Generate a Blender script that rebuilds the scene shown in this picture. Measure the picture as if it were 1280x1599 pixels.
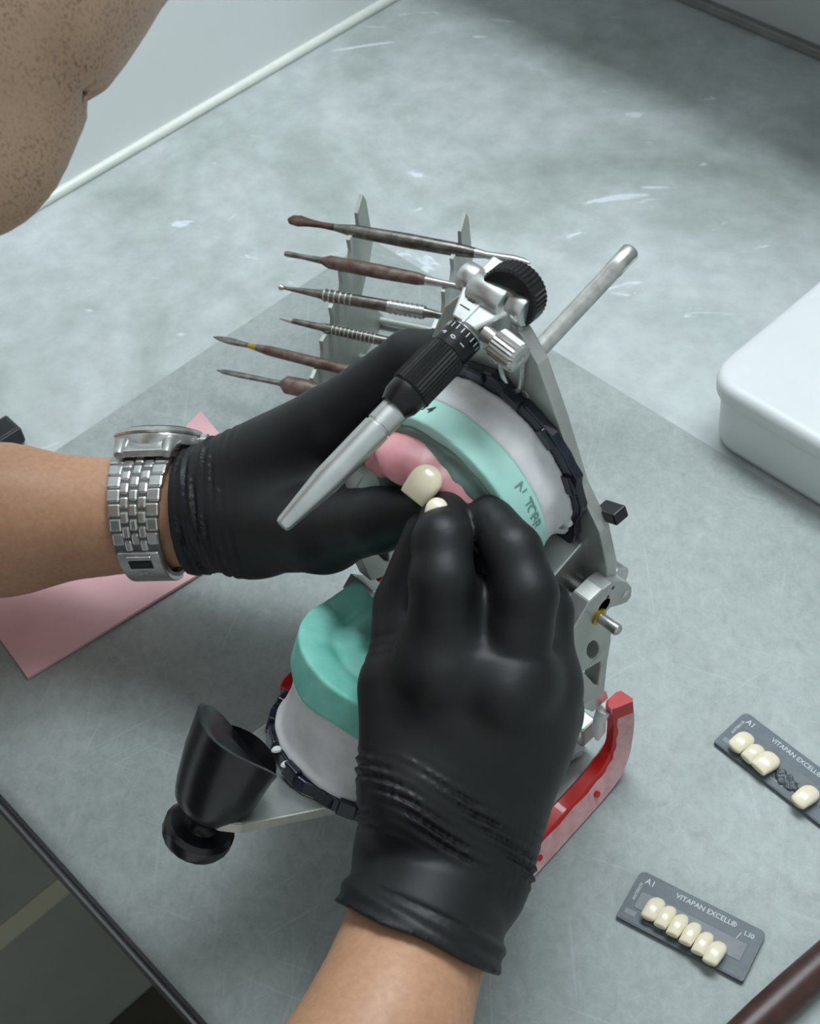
import bpy, bmesh, math, random
import numpy as np
from mathutils import Vector, Matrix
from mathutils.geometry import tessellate_polygon

for o in list(bpy.data.objects):
    bpy.data.objects.remove(o)
scene = bpy.context.scene
COL = scene.collection
random.seed(7)
K = 0.00106          # one authoring unit (u) in metres; bench top is z = 0

# ------------------------------------------------------------------ camera
FPX = 2269.0
PP = np.array([640.0, 799.5])
_v1 = np.array([-2450.0, -1480.0]); _v2 = np.array([4630.0, -2350.0])
dX = -np.append(_v1-PP, FPX); dX /= np.linalg.norm(dX)
dY = np.append(_v2-PP, FPX); dY -= dX*dX.dot(dY); dY /= np.linalg.norm(dY)
dZ = np.cross(dX, dY)
RC = np.stack([dX, dY, dZ], 1)              # world -> camera (x right, y down, z forward)
FWD = RC.T @ np.array([0, 0, 1.0]); RGT = RC.T @ np.array([1.0, 0, 0]); UPV = RC.T @ np.array([0, -1.0, 0])
CAM = -FWD*660.0
cd = bpy.data.cameras.new('camera'); cam = bpy.data.objects.new('camera', cd); COL.objects.link(cam)
cd.sensor_fit = 'HORIZONTAL'; cd.sensor_width = 36.0; cd.lens = 36.0*FPX/1280.0
cd.clip_start = 0.01; cd.clip_end = 50
M = Matrix((RGT, UPV, -FWD)).transposed().to_4x4(); M.translation = Vector(CAM*K)
cam.matrix_world = M
cd.dof.use_dof = True; cd.dof.focus_distance = 520*K; cd.dof.aperture_fstop = 34
scene.camera = cam

# ------------------------------------------------------------------ world, lights, exposure
w = bpy.data.worlds.new('room_light'); scene.world = w; w.use_nodes = True
w.node_tree.nodes['Background'].inputs[0].default_value = (0.82, 0.90, 0.93, 1)
w.node_tree.nodes['Background'].inputs[1].default_value = 0.52

def area(name, loc, target, sx, sy, power, col):
    ld = bpy.data.lights.new(name, 'AREA'); ld.shape = 'RECTANGLE'; ld.size = sx; ld.size_y = sy
    ld.energy = power; ld.color = col
    o = bpy.data.objects.new(name, ld); COL.objects.link(o)
    o.location = Vector(loc)*K
    zz = -(Vector(target)-Vector(loc)).normalized(); yy = zz.cross(Vector((1, 0, 0))).normalized(); xx = yy.cross(zz)
    o.rotation_euler = Matrix((xx, yy, zz)).transposed().to_euler()
    return o
area('ceiling_light', (-140, 310, 1000), (-80, 180, 0), 1.0, 0.32, 14.0, (0.90, 0.985, 1.04))
scene.view_settings.view_transform = 'Standard'; scene.view_settings.look = 'None'
scene.view_settings.exposure = 0.2; scene.view_settings.gamma = 1.0
scene.view_settings.use_curve_mapping = False

# ------------------------------------------------------------------ placement helpers (world units u)
def ray(px): return RC.T @ np.append((np.asarray(px, float)-PP)/FPX, 1.0)
def at(x, y, z=0.0):
    d = ray((x, y)); return CAM+(z-CAM[2])/d[2]*d
def onX(px, x0):
    d = ray(px); return CAM+(x0-CAM[0])/d[0]*d
def onP(px, p0, n):
    d = ray(px); return CAM+d*(np.dot(np.asarray(p0)-CAM, n)/np.dot(d, n))
def atd(x, y, dist): return CAM+dist*ray((x, y))
def unit(v): v = np.asarray(v, float); return v/np.linalg.norm(v)
X_, Y_, Z_ = np.eye(3)

# ------------------------------------------------------------------ materials
def lin(c): return tuple(((v/255.0)/12.92 if v/255.0 <= .04045 else ((v/255.0+.055)/1.055)**2.4) for v in c)+(1,)
class NT:
    def __init__(s, name):
        s.m = bpy.data.materials.new(name); s.m.use_nodes = True
        s.n = s.m.node_tree.nodes; s.l = s.m.node_tree.links; s.b = s.n['Principled BSDF']
        s.tc = s.n.new('ShaderNodeTexCoord')
    def noise(s, scale, detail=4, rough=.55, stretch=None, dist=0.0):
        t = s.n.new('ShaderNodeTexNoise'); t.inputs['Scale'].default_value = scale
        t.inputs['Detail'].default_value = detail; t.inputs['Roughness'].default_value = rough
        t.inputs['Distortion'].default_value = dist
        mp = s.n.new('ShaderNodeMapping'); s.l.new(s.tc.outputs['Object'], mp.inputs[0])
        if stretch: mp.vector_type = 'TEXTURE'; mp.inputs['Rotation'].default_value = stretch[1]; mp.inputs['Scale'].default_value = tuple(1/q for q in stretch[0])
        s.l.new(mp.outputs[0], t.inputs['Vector']); return t.outputs['Fac']
    def ramp(s, fac, stops):
        r = s.n.new('ShaderNodeValToRGB'); e = r.color_ramp.elements
        while len(e) < len(stops): e.new(.5)
        for el, (p, c) in zip(e, stops): el.position = p; el.color = c
        s.l.new(fac, r.inputs[0]); return r.outputs[0]
    def mix(s, fac, a, b, mode='MIX'):
        m = s.n.new('ShaderNodeMixRGB'); m.blend_type = mode
        for i, v in ((0, fac), (1, a), (2, b)):
            if isinstance(v, (int, float)): m.inputs[i].default_value = v
            elif isinstance(v, tuple): m.inputs[i].default_value = v
            else: s.l.new(v, m.inputs[i])
        return m.outputs[0]
    def col(s, v): s.l.new(v, s.b.inputs['Base Color'])
    def bump(s, fac, strength, dist=0.001):
        b = s.n.new('ShaderNodeBump'); b.inputs['Strength'].default_value = strength; b.inputs['Distance'].default_value = dist
        s.l.new(fac, b.inputs['Height']); s.l.new(b.outputs[0], s.b.inputs['Normal'])
W0, W1 = (0, 0, 0, 1), (1, 1, 1, 1)
def pm(name, c1, c2=None, rough=.5, metal=0.0, scale=200, lo=.35, hi=.65, bump=0.0, bscale=None, bdist=.0006, spec=.5, sss=0.0, ssr=(1, .5, .4), ssd=.002, coat=0.0, stretch=None):
    t = NT(name); b = t.b
    b.inputs['Roughness'].default_value = rough; b.inputs['Metallic'].default_value = metal
    b.inputs['Specular IOR Level'].default_value = spec
    f = t.noise(scale, stretch=stretch)
    t.col(t.ramp(f, [(lo, lin(c1)), (hi, lin(c2 or c1))]))
    if bump: t.bump(t.noise(bscale or scale, stretch=stretch), bump, bdist)
    if sss:
        b.inputs['Subsurface Weight'].default_value = sss; b.inputs['Subsurface Radius'].default_value = ssr; b.inputs['Subsurface Scale'].default_value = ssd
    b.inputs['Coat Weight'].default_value = coat
    return t.m

MT = {}
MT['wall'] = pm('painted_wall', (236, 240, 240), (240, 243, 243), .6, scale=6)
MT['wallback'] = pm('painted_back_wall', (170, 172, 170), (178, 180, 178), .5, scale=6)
MT['bead'] = pm('white_sealant', (236, 240, 232), (228, 234, 226), .35, scale=60)
MT['greytrim'] = pm('grey_trim', (120, 120, 116), (134, 134, 130), .45, .2, scale=40)
MT['floor'] = pm('floor_board', (88, 90, 80), (104, 106, 92), .5, scale=8)
MT['floord'] = pm('floor_board_dark', (58, 54, 46), (66, 62, 52), .5, scale=8)
MT['floorl'] = pm('floor_board_light', (116, 114, 96), (126, 124, 104), .5, scale=8)
MT['panel'] = pm('under_bench_shade_grey', (128, 131, 122), (136, 139, 130), .5, scale=8)  # grey that puts the under-bench shade into the colour
MT['panell'] = pm('worn_rail', (164, 161, 138), (170, 167, 144), .5, scale=8)
MT['edge'] = pm('black_edging', (24, 25, 26), (34, 35, 36), .4, scale=80)
# worn pale worktop with scuffs
t = NT('worn_worktop'); b = t.b
base = t.ramp(t.noise(7, 8, .62, dist=.8), [(.30, lin((154, 163, 158))), (.50, lin((181, 189, 187))), (.70, lin((200, 206, 207)))])
fine = t.ramp(t.noise(60, 6, .65), [(.35, (.86, .86, .86, 1)), (.65, (1.04, 1.04, 1.04, 1))])
c = t.mix(1.0, base, fine, 'MULTIPLY')
sc = t.ramp(t.noise(16, 5, .6, ((1, 2.6, 1), (0, 0, .75)), 1.2), [(.655, W0), (.69, W1)])
c = t.mix(sc, c, lin((214, 222, 226))); t.col(c)
dk = t.ramp(t.noise(11, 6, .7, ((2.2, 1, 1), (0, 0, .3)), 2.0), [(.66, W0), (.72, W1)])
b.inputs['Roughness'].default_value = .42; b.inputs['Specular IOR Level'].default_value = .45
t.bump(t.noise(50, 4), .12, .0004); MT['worktop'] = t.m
# brushed, scratched steel sheet
t = NT('scuffed_steel'); b = t.b
base = t.ramp(t.noise(9, 7, .6, dist=.5), [(.3, lin((146, 154, 151))), (.7, lin((168, 175, 173)))])
base = t.mix(1.0, base, t.ramp(t.noise(150, 5, .75, dist=.6), [(.3, (.86, .86, .86, 1)), (.7, (1.10, 1.10, 1.10, 1))]), 'MULTIPLY')
for k_, an in enumerate((.4, -.75, 1.35, 2.1)):
    base = t.mix(t.ramp(t.noise(420, 2, .5, ((.03, 1.0, 1), (0, 0, an))), [(.68, W0), (.74, (.13, .13, .13, 1))]), base, lin((204, 210, 210)))
gr = t.ramp(t.noise(420, 4, .7, ((1, .30, 1), (0, 0, .65))), [(.3, (.95, .95, .95, 1)), (.7, (1.04, 1.04, 1.04, 1))])
gr2 = t.ramp(t.noise(300, 4, .7, ((.25, 1, 1), (0, 0, -.35))), [(.3, (.96, .96, .96, 1)), (.7, (1.03, 1.03, 1.03, 1))])
c = t.mix(1.0, t.mix(1.0, base, gr, 'MULTIPLY'), gr2, 'MULTIPLY'); t.col(c)
b.inputs['Metallic'].default_value = .06; b.inputs['Roughness'].default_value = .50; b.inputs['Specular IOR Level'].default_value = .28
t.bump(t.noise(200, 3, .6, ((1, .12, 1), (0, 0, .65))), .10, .0003); MT['steelsheet'] = t.m

MT['alu'] = pm('satin_aluminium', (196, 200, 197), (208, 212, 209), .34, .85, scale=120, bump=.06, bscale=500)
MT['aludull'] = pm('dull_aluminium', (176, 180, 174), (192, 195, 190), .45, .6, scale=90, bump=.08, bscale=300)
MT['creamedge'] = pm('dusted_aluminium', (204, 206, 192), (190, 192, 182), .55, .25, scale=180)
MT['steel'] = pm('polished_steel', (206, 207, 204), (184, 184, 180), .26, .80, scale=260)
MT['toolsteel'] = pm('tool_steel', (140, 138, 132), (104, 100, 94), .32, .9, scale=260)
MT['rust'] = pm('wax_stained_steel', (96, 70, 54), (64, 50, 40), .5, .4, scale=300)
MT['brown'] = pm('wax_stained_handle', (92, 66, 58), (120, 108, 100), .5, .35, scale=240)
MT['racksteel'] = pm('matte_rack_steel', (172, 176, 170), (184, 188, 182), .5, .5, scale=90, bump=.08, bscale=400)
MT['brass'] = pm('brass', (190, 160, 60), (170, 140, 50), .35, .8)
MT['blackmetal'] = pm('black_anodised', (22, 23, 24), (30, 31, 32), .30, .3, scale=300)
MT['blackplastic'] = pm('glossy_black_plastic', (20, 22, 25), (28, 30, 33), .28, 0, scale=220, bump=.15, bscale=90)
MT['navy'] = pm('blue_black_plastic', (20, 26, 36), (30, 37, 48), .22, 0, scale=160, bump=.15, bscale=80)
MT['red'] = pm('red_enamel', (196, 26, 22), (178, 20, 20), .28, 0, scale=60, coat=.4)
MT['pinkdust'] = pm('plaster_dusted_enamel', (222, 180, 180), (202, 150, 152), .6, 0, scale=170, lo=.3, hi=.7, bump=.15, bscale=260)
MT['plaster'] = pm('white_plaster', (226, 226, 226), (212, 212, 214), .75, 0, scale=120, bump=.12, bscale=240)
MT['stone'] = pm('mint_dental_stone', (180, 228, 216), (168, 220, 207), .62, 0, scale=60, bump=.08, bscale=300)
MT['stonelow'] = pm('sea_green_dental_stone', (142, 212, 198), (104, 186, 170), .6, 0, scale=42, lo=.38, hi=.62, bump=.12, bscale=180)
MT['wax'] = pm('pink_wax', (222, 158, 164), (212, 142, 150), .32, 0, scale=70, sss=.35, ssr=(1, .3, .3), ssd=.004, bump=.12, bscale=160)
MT['waxsheet'] = pm('pink_wax_sheet', (236, 190, 194), (228, 180, 186), .42, 0, scale=30, sss=.15, ssr=(1, .35, .35), ssd=.003)
MT['tooth'] = pm('ivory_acrylic', (240, 230, 204), (234, 222, 190), .22, 0, scale=60, sss=.2, ssr=(1, .8, .5), ssd=.002, coat=.3)
MT['card'] = pm('slate_grey_plastic', (92, 101, 106), (100, 109, 114), .55, 0, scale=300)
MT['cardinset'] = pm('dark_adhesive_strip', (72, 80, 86), (86, 94, 98), .4, 0, scale=200)
MT['print'] = pm('pale_print', (196, 202, 202), None, .6)
MT['printdim'] = pm('faint_print', (132, 140, 142), None, .6)
MT['ink'] = pm('black_ink', (22, 30, 28), None, .6)
MT['pencil'] = pm('pencil', (112, 156, 146), None, .7)
MT['whiteplastic'] = pm('white_plastic', (214, 218, 218), (210, 214, 214), .4, 0, scale=30)
MT['blackrubber'] = pm('black_rubber', (38, 40, 44), (48, 50, 54), .6, 0, scale=200)
t = NT('dark_brown_varnish'); dw = t.ramp(t.noise(90, 4, .6), [(.35, lin((54, 30, 26))), (.65, lin((72, 42, 35)))])
dw = t.mix(t.ramp(t.noise(120, 4, .6), [(.64, W0), (.72, (.6, .6, .6, 1))]), dw, lin((140, 118, 108))); t.col(dw); t.b.inputs['Roughness'].default_value = .38; t.bump(t.noise(300, 3), .15, .0005); MT['darkwood'] = t.m
MT['glove'] = pm('black_nitrile', (18, 20, 21), (23, 25, 26), .52, 0, scale=60, bump=.10, bscale=900, bdist=.0003, spec=.42)
MT['cloth'] = pm('charcoal_cloth', (52, 54, 58), (60, 62, 66), .9, 0, scale=300)
MT['hair'] = pm('dark_brown_hair', (30, 24, 20), (46, 36, 30), .5, 0, scale=400)
MT['eye'] = pm('eye_white', (228, 224, 218), None, .2)
MT['glass'] = pm('watch_glass', (40, 44, 48), (46, 50, 54), .05, 0)
# skin
t = NT('tan_skin'); b = t.b
sk = t.ramp(t.noise(18, 5), [(.3, lin((172, 126, 96))), (.7, lin((192, 148, 116)))])
sk = t.mix(.25, sk, t.ramp(t.noise(420, 3), [(.3, lin((164, 112, 84))), (.7, lin((212, 166, 132)))])); t.col(sk)
b.inputs['Roughness'].default_value = .48; b.inputs['Subsurface Weight'].default_value = .12
b.inputs['Subsurface Radius'].default_value = (1, .4, .25); b.inputs['Subsurface Scale'].default_value = .004
t.bump(t.noise(900, 3), .12, .0003); MT['skin'] = t.m
t = NT('stubbled_skin'); b = t.b
sk = t.ramp(t.noise(30, 5), [(.3, lin((182, 148, 122))), (.5, lin((194, 162, 134))), (.75, lin((202, 170, 146)))])
hairs = t.ramp(t.noise(1300, 2, .5, ((1, 1, .45), (.4, .3, .5))), [(.50, W0), (.66, W1)])
dens = t.ramp(t.noise(70, 3), [(.35, (.15, .15, .15, 1)), (.65, (.75, .75, .75, 1))])
c = t.mix(t.mix(1.0, hairs, dens, 'MULTIPLY'), sk, lin((80, 56, 46))); t.col(c)
b.inputs['Roughness'].default_value = .5; b.inputs['Subsurface Weight'].default_value = .1
b.inputs['Subsurface Radius'].default_value = (1, .4, .25); b.inputs['Subsurface Scale'].default_value = .004
t.bump(t.noise(700, 3), .2, .0004); MT['face'] = t.m

# ------------------------------------------------------------------ object helpers
BASE = {}
def tag(o, label=None, cat=None, group=None, kind=None):
    if label: o['label'] = label
    if cat: o['category'] = cat
    if group: o['group'] = group
    if kind: o['kind'] = kind
    return o
def thing(name, base, label, cat, group=None):
    o = bpy.data.objects.new(name, None); COL.objects.link(o); o.empty_display_size = .01
    o.location = Vector(base)*K; BASE[o.name] = np.asarray(base, float)
    return tag(o, label, cat, group)
def rootbase(o):
    while o.parent is not None: o = o.parent
    return BASE[o.name]
def link(name, V, Fc, mat, parent=None, base=None, smooth=True, bevel=0.0, angle=40, bseg=2):
    V = np.asarray(V, float)
    bs = rootbase(parent) if parent is not None else np.asarray(base if base is not None else (V.min(0)+V.max(0))/2*np.array([1, 1, 0])+np.array([0, 0, V[:, 2].min()]))
    me = bpy.data.meshes.new(name); me.from_pydata(((V-bs)*K).tolist(), [], [list(map(int, f)) for f in Fc]); me.update()
    me.materials.append(MT[mat] if isinstance(mat, str) else mat)
    o = bpy.data.objects.new(name, me); COL.objects.link(o)
    if parent is not None: o.parent = parent
    else: o.location = Vector(bs)*K; BASE[o.name] = bs
    bm = bmesh.new(); bm.from_mesh(me); bmesh.ops.recalc_face_normals(bm, faces=bm.faces); bm.to_mesh(me); bm.free()
    if smooth:
        me.polygons.foreach_set('use_smooth', [True]*len(me.polygons))
        if angle < 180: me.set_sharp_from_angle(angle=math.radians(angle))
    if bevel:
        md = o.modifiers.new('bevel', 'BEVEL'); md.width = bevel*K; md.segments = bseg; md.limit_method = 'ANGLE'; md.angle_limit = math.radians(35); md.harden_normals = False
    return o
def frame(axis, ref=None):
    a = unit(axis); r = np.asarray(ref if ref is not None else ((0, 0, 1.0) if abs(a[2]) < .9 else (1.0, 0, 0)))
    b = unit(r-a*a.dot(r)); return a, b, np.cross(a, b)
class MB:
    def __init__(s): s.V = []; s.F = []
    def add(s, V, F):
        n = len(s.V); s.V += [np.asarray(v, float) for v in V]; s.F += [[i+n for i in f] for f in F]; return s
    def box(s, c, h, ax=None):
        ax = np.eye(3) if ax is None else np.asarray(ax); c = np.asarray(c, float)
        V = [c+ax[0]*h[0]*i+ax[1]*h[1]*j+ax[2]*h[2]*k for i in (-1, 1) for j in (-1, 1) for k in (-1, 1)]
        return s.add(V, [(0, 1, 3, 2), (4, 6, 7, 5), (0, 4, 5, 1), (2, 3, 7, 6), (0, 2, 6, 4), (1, 5, 7, 3)])
    def lathe(s, p0, axis, prof, seg=32, ref=None, teeth=0, depth=0.0, ell=(1, 1)):
        a, b, c = frame(axis, ref); p0 = np.asarray(p0, float); V = []; F = []
        n = len(prof)
        for (r, h) in prof:
            for i in range(seg):
                t = 2*math.pi*i/seg
                rr = r*(1-(depth if (teeth and i % 2) else 0))
                V.append(p0+a*h+(b*math.cos(t)*ell[0]+c*math.sin(t)*ell[1])*rr)
        for k in range(n-1):
            for i in range(seg):
                j = (i+1) % seg; F.append((k*seg+i, k*seg+j, (k+1)*seg+j, (k+1)*seg+i))
        F.append(tuple(range(seg))[::-1]); F.append(tuple((n-1)*seg+i for i in range(seg)))
        return s.add(V, F)
    def cyl(s, p0, p1, r0, r1=None, seg=24):
        p0 = np.asarray(p0, float); p1 = np.asarray(p1, float); L = np.linalg.norm(p1-p0)
        return s.lathe(p0, p1-p0, [(r0, 0), (r0 if r1 is None else r1, L)], seg)
    def prism(s, pts, ext, holes=()):
        pts = [np.asarray(p, float) for p in pts]; ext = np.asarray(ext, float)
        loops = [pts]+[[np.asarray(p, float) for p in h] for h in holes]
        flat = [p for l in loops for p in l]; n = len(flat)
        if holes or True:
            tri = tessellate_polygon([[Vector(p) for p in l] for l in loops])
        V = flat+[p+ext for p in flat]
        F = [tuple(t) for t in tri]+[tuple(i+n for i in reversed(t)) for t in tri]
        k = 0
        for l in loops:
            m = len(l)
            for i in range(m): F.append((k+i, k+(i+1) % m, k+(i+1) % m+n, k+i+n))
            k += m
        return s.add(V, F)
    def tube(s, pts, rad, seg=12, flat=None, ref=None):
        pts = [np.asarray(p, float) for p in pts]; m = len(pts); V = []; F = []
        for i, p in enumerate(pts):
            d = pts[min(i+1, m-1)]-pts[max(i-1, 0)]
            a, b, c = frame(d, ref); r = rad[i] if hasattr(rad, '__len__') else rad
            fl = flat[i] if flat is not None else 1.0
            for j in range(seg):
                t = 2*math.pi*j/seg; V.append(p+b*math.cos(t)*r*fl+c*math.sin(t)*r)
        for k in range(m-1):
            for i in range(seg):
                j = (i+1) % seg; F.append((k*seg+i, k*seg+j, (k+1)*seg+j, (k+1)*seg+i))
        F.append(tuple(range(seg))[::-1]); F.append(tuple((m-1)*seg+i for i in range(seg)))
        return s.add(V, F)
    def build(s, name, mat, parent=None, **kw): return link(name, s.V, s.F, mat, parent, **kw)
def bez(pts, n=8):       # Catmull-Rom through points
    P = [np.asarray(p, float) for p in pts]; P = [2*P[0]-P[1]]+P+[2*P[-1]-P[-2]]; out = []
    for i in range(1, len(P)-2):
        for k in range(n):
            t = k/n; a, b, c, d = P[i-1:i+3]
            out.append(.5*((2*b)+(-a+c)*t+(2*a-5*b+4*c-d)*t*t+(-a+3*b-3*c+d)*t**3))
    out.append(P[-2]); return out

# ---- signed distance fields meshed by surface nets
def surfnet(fn, lo, hi, h):
    lo = np.asarray(lo, float); hi = np.asarray(hi, float)
    n = np.maximum(np.ceil((hi-lo)/h).astype(int)+1, 3)
    ax = [lo[i]+h*np.arange(n[i]) for i in range(3)]
    D = np.empty(n, np.float32); st = max(1, int(1.2e6//(n[1]*n[2])))
    for i in range(0, n[0], st):
        G = np.stack(np.meshgrid(ax[0][i:i+st], ax[1], ax[2], indexing='ij'), -1).astype(np.float32)
        D[i:i+st] = fn(G)
    ins = D < 0
    c = np.zeros(n-1, np.int8)
    for i in (0, 1):
        for j in (0, 1):
            for k in (0, 1): c += ins[i:n[0]-1+i, j:n[1]-1+j, k:n[2]-1+k]
    cells = np.argwhere((c > 0) & (c < 8)); idx = -np.ones(n-1, np.int64); idx[tuple(cells.T)] = np.arange(len(cells))
    acc = np.zeros((len(cells), 3)); cnt = np.zeros(len(cells))
    corners = [np.array((i, j, k)) for i in (0, 1) for j in (0, 1) for k in (0, 1)]
    for a in range(8):
        for b in range(a+1, 8):
            if np.abs(corners[a]-corners[b]).sum() != 1: continue
            da = D[tuple((cells+corners[a]).T)].astype(float); db = D[tuple((cells+corners[b]).T)].astype(float)
            s = (da < 0) != (db < 0); t = np.where(s, da/np.where(s, da-db, 1), 0)
            p = corners[a]+t[:, None]*(corners[b]-corners[a]); acc[s] += p[s]; cnt[s] += 1
    V = lo+h*(cells+acc/cnt[:, None]); F = []
    for a in range(3):
        b, d = (a+1) % 3, (a+2) % 3; e = np.zeros(3, int); e[a] = 1
        s0 = [slice(None)]*3; s1 = [slice(None)]*3; s0[a] = slice(0, -1); s1[a] = slice(1, None)
        ch = ins[tuple(s0)] != ins[tuple(s1)]
        E = np.argwhere(ch)
        E = E[(E[:, b] > 0) & (E[:, d] > 0) & (E[:, b] < n[b]-1) & (E[:, d] < n[d]-1)]
        q = []
        for (ob, od) in ((-1, -1), (0, -1), (0, 0), (-1, 0)):
            ee = E.copy(); ee[:, b] += ob; ee[:, d] += od; q.append(idx[tuple(ee.T)])
        q = np.stack(q, 1); fl = ins[tuple(E.T)]; q[~fl] = q[~fl][:, ::-1]; F.append(q)
    return V, np.concatenate(F)
def relax(V, F, it=2, lam=.5):
    E = np.concatenate([F[:, [i, (i+1) % 4]] for i in range(4)]); V = V.copy(); n = len(V)
    for _ in range(it):
        A = np.zeros_like(V); c = np.zeros(n)
        for k in range(3): A[:, k] = np.bincount(E[:, 0], V[E[:, 1], k], n)
        c = np.bincount(E[:, 0], minlength=n); V += lam*(A/np.maximum(c, 1)[:, None]-V)
    return V
def rc(P, a, b, ra, rb):
    a = np.asarray(a, np.float32); b = np.asarray(b, np.float32); d = b-a
    t = np.clip(((P-a)@d)/max(float(d@d), 1e-6), 0, 1)
    return np.linalg.norm(P-a-t[..., None]*d, axis=-1)-(ra+(rb-ra)*t)
def ell(P, c, r, ax=None):
    q = P-np.asarray(c, np.float32)
    if ax is not None: q = q@np.asarray(ax, np.float32).T
    q = q/np.asarray(r, np.float32); l = np.linalg.norm(q, axis=-1)
    return (l-1)*min(r)*.9+(l-1)*0
def smin(a, b, k):
    h = np.clip(.5+.5*(b-a)/k, 0, 1); return b*(1-h)+a*h-k*h*(1-h)
def smax(a, b, k): return -smin(-a, -b, k)
def wob(P, s, a): return a*(np.sin(P[..., 0]*s+1.3)*np.sin(P[..., 1]*s*1.17+.4)*np.sin(P[..., 2]*s*.93+2.1)+.5*np.sin(P[..., 0]*s*2.3+P[..., 1]*s*1.9)*np.sin(P[..., 2]*s*2.1+.7))
def fast(name, V, F, mat, parent, smooth=True):
    bs = rootbase(parent) if parent is not None else None
    V = np.asarray(V)
    me = bpy.data.meshes.new(name)
    me.from_pydata(((V-bs)*K).tolist(), [], F.tolist()); me.update()
    me.materials.append(MT[mat]); me.polygons.foreach_set('use_smooth', [True]*len(me.polygons))
    o = bpy.data.objects.new(name, me); COL.objects.link(o); o.parent = parent
    return o
def text(name, s, size, pos, ax, mat, parent, thick=.05, spacing=1.0):
    cu = bpy.data.curves.new(name, 'FONT'); cu.body = s; cu.size = size*K; cu.align_x = 'CENTER'; cu.align_y = 'CENTER'
    cu.extrude = thick*K; cu.space_character = spacing; cu.offset = .014*size*K; cu.resolution_u = 3
    tmp = bpy.data.objects.new(name, cu); COL.objects.link(tmp)
    dg = bpy.context.evaluated_depsgraph_get(); me = bpy.data.meshes.new_from_object(tmp.evaluated_get(dg))
    bpy.data.objects.remove(tmp); bpy.data.curves.remove(cu)
    me.materials.clear(); me.materials.append(MT[mat])
    r, u = unit(ax[0]), unit(ax[1]); n = np.cross(r, u)
    m = Matrix((r, u, n)).transposed().to_4x4(); m.translation = Vector((np.asarray(pos)-rootbase(parent))*K)
    me.transform(m); o = bpy.data.objects.new(name, me); COL.objects.link(o); o.parent = parent; return o

# ================================================================== the room
def struct(o, label=None): return tag(o, label, None, None, 'structure')
FZ = -826.0
struct(MB().box((-334.3, 150, 200), (10, 700, 1040)).build('wall_left', 'wall', smooth=False))
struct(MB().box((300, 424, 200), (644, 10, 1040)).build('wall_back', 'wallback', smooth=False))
struct(MB().tube([(-323.8, -230, 1.2), (-323.8, 412, 1.2)], 3.2, 12).build('trim_1', 'bead'))
m = MB().box((300, 411.5, 3), (624, 2.5, 3)); struct(m.build('trim_2', 'greytrim', smooth=False, bevel=.8))
fl = struct(MB().box((120, -200, FZ-12), (460, 640, 6)).build('floor', 'floord', smooth=False))
x = -310
for k, (wd, mt) in enumerate([(200, 'floord'), (120, 'floord'), (96, 'floor'), (120, 'floord'), (96, 'floor'), (120, 'floord'), (96, 'floor'), (110, 'floord')]):
    MB().box((x+wd/2, -200, FZ-3), (wd/2-.7, 630, 3)).build('floor_board', mt, fl, smooth=False); x += wd
struct(MB().box((300, 357, 328), (600, 56, 150)).build('unseen_shade_cabinet', 'wallback', smooth=False, bevel=1))  # unseen overhead cabinet, shaped to shade the back corner of the bench
wb = thing('workbench', (260, 100, -30), 'long pale worktop with worn mottled surface and black front edge', 'workbench')
MB().box((260, 100, -16), (584, 313, 15)).build('worktop', 'worktop', wb, smooth=False)
MB().box((260, -214.2, -15), (584, 1.4, 14)).build('edging_strip', 'edge', wb, smooth=False, bevel=.8)
for (lx, ly) in ((830, -190), (830, 390)):
    MB().box((lx, ly, -31+(FZ+31)/2), (14, 14, (-31-FZ)/2)).build('leg', 'aludull', wb, smooth=False, bevel=1)
bp = struct(MB().box((-317, -80, (-33+FZ)/2), (6.8, 470, (-33-FZ)/2)).build('shade_panel_left', 'panel', smooth=False))  # added panel, its grey stands in for shade on the wall below the bench
MB().box((-309.2, -80, -576), (1.2, 470, 14)).build('panel_rail', 'panell', bp, smooth=False, bevel=.4)
# steel sheet laid over the front of the worktop, lip folded over the edge
sh = MB()
prof = [(120.6, 0.0), (-208, 0.0)]+[(-208-8*math.sin(a), -8+8*math.cos(a)) for a in np.radians([15, 30, 45, 60, 75, 90])]+[(-216, -12)]
prof = [(p, q+.9) for p, q in prof]+[(p+(.9 if q < -.5 else 0), q) for p, q in reversed(prof)]
sh.prism([(-155, p, q) for p, q in prof], (900, 0, 0))
tag(sh.build('steel_sheet', 'steelsheet'), 'large scratched grey steel sheet covering the front of the worktop', 'metal sheet')
ST = 1.0     # top of the steel sheet

# ================================================================== white plastic box
wbx = thing('plastic_box', (150, 180, 0), 'white lidded plastic box with rounded corners at the right edge', 'box')
def rrect(x0, y0, x1, y1, r, n=8):
    o = []
    for (cx, cy, a0) in ((x1-r, y1-r, 0), (x0+r, y1-r, 90), (x0+r, y0+r, 180), (x1-r, y0+r, 270)):
        for i in range(n+1):
            a = math.radians(a0+90*i/n); o.append((cx+r*math.cos(a), cy+r*math.sin(a)))
    return o
def loft(layers):
    V = []; F = []; n = len(layers[0][0])
    for pts, z in layers: V += [(p[0], p[1], z) for p in pts]
    for k in range(len(layers)-1):
        for i in range(n):
            j = (i+1) % n; F.append((k*n+i, k*n+j, (k+1)*n+j, (k+1)*n+i))
    F.append(tuple(range(n))[::-1]); F.append(tuple((len(layers)-1)*n+i for i in range(n)))
    return MB().add(V, F)
bx0, by0, bx1, by1 = 69, 121.5, 262, 252
def inset(d, r): return rrect(bx0+d, by0+d, bx1-d, by1-d, r)
loft([(inset(5, 11), .5), (inset(2.4, 14), 1.6), (inset(1.2, 15), 5), (inset(.6, 15), 33)]).build('box_body', 'whiteplastic', wbx, angle=60)
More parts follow.
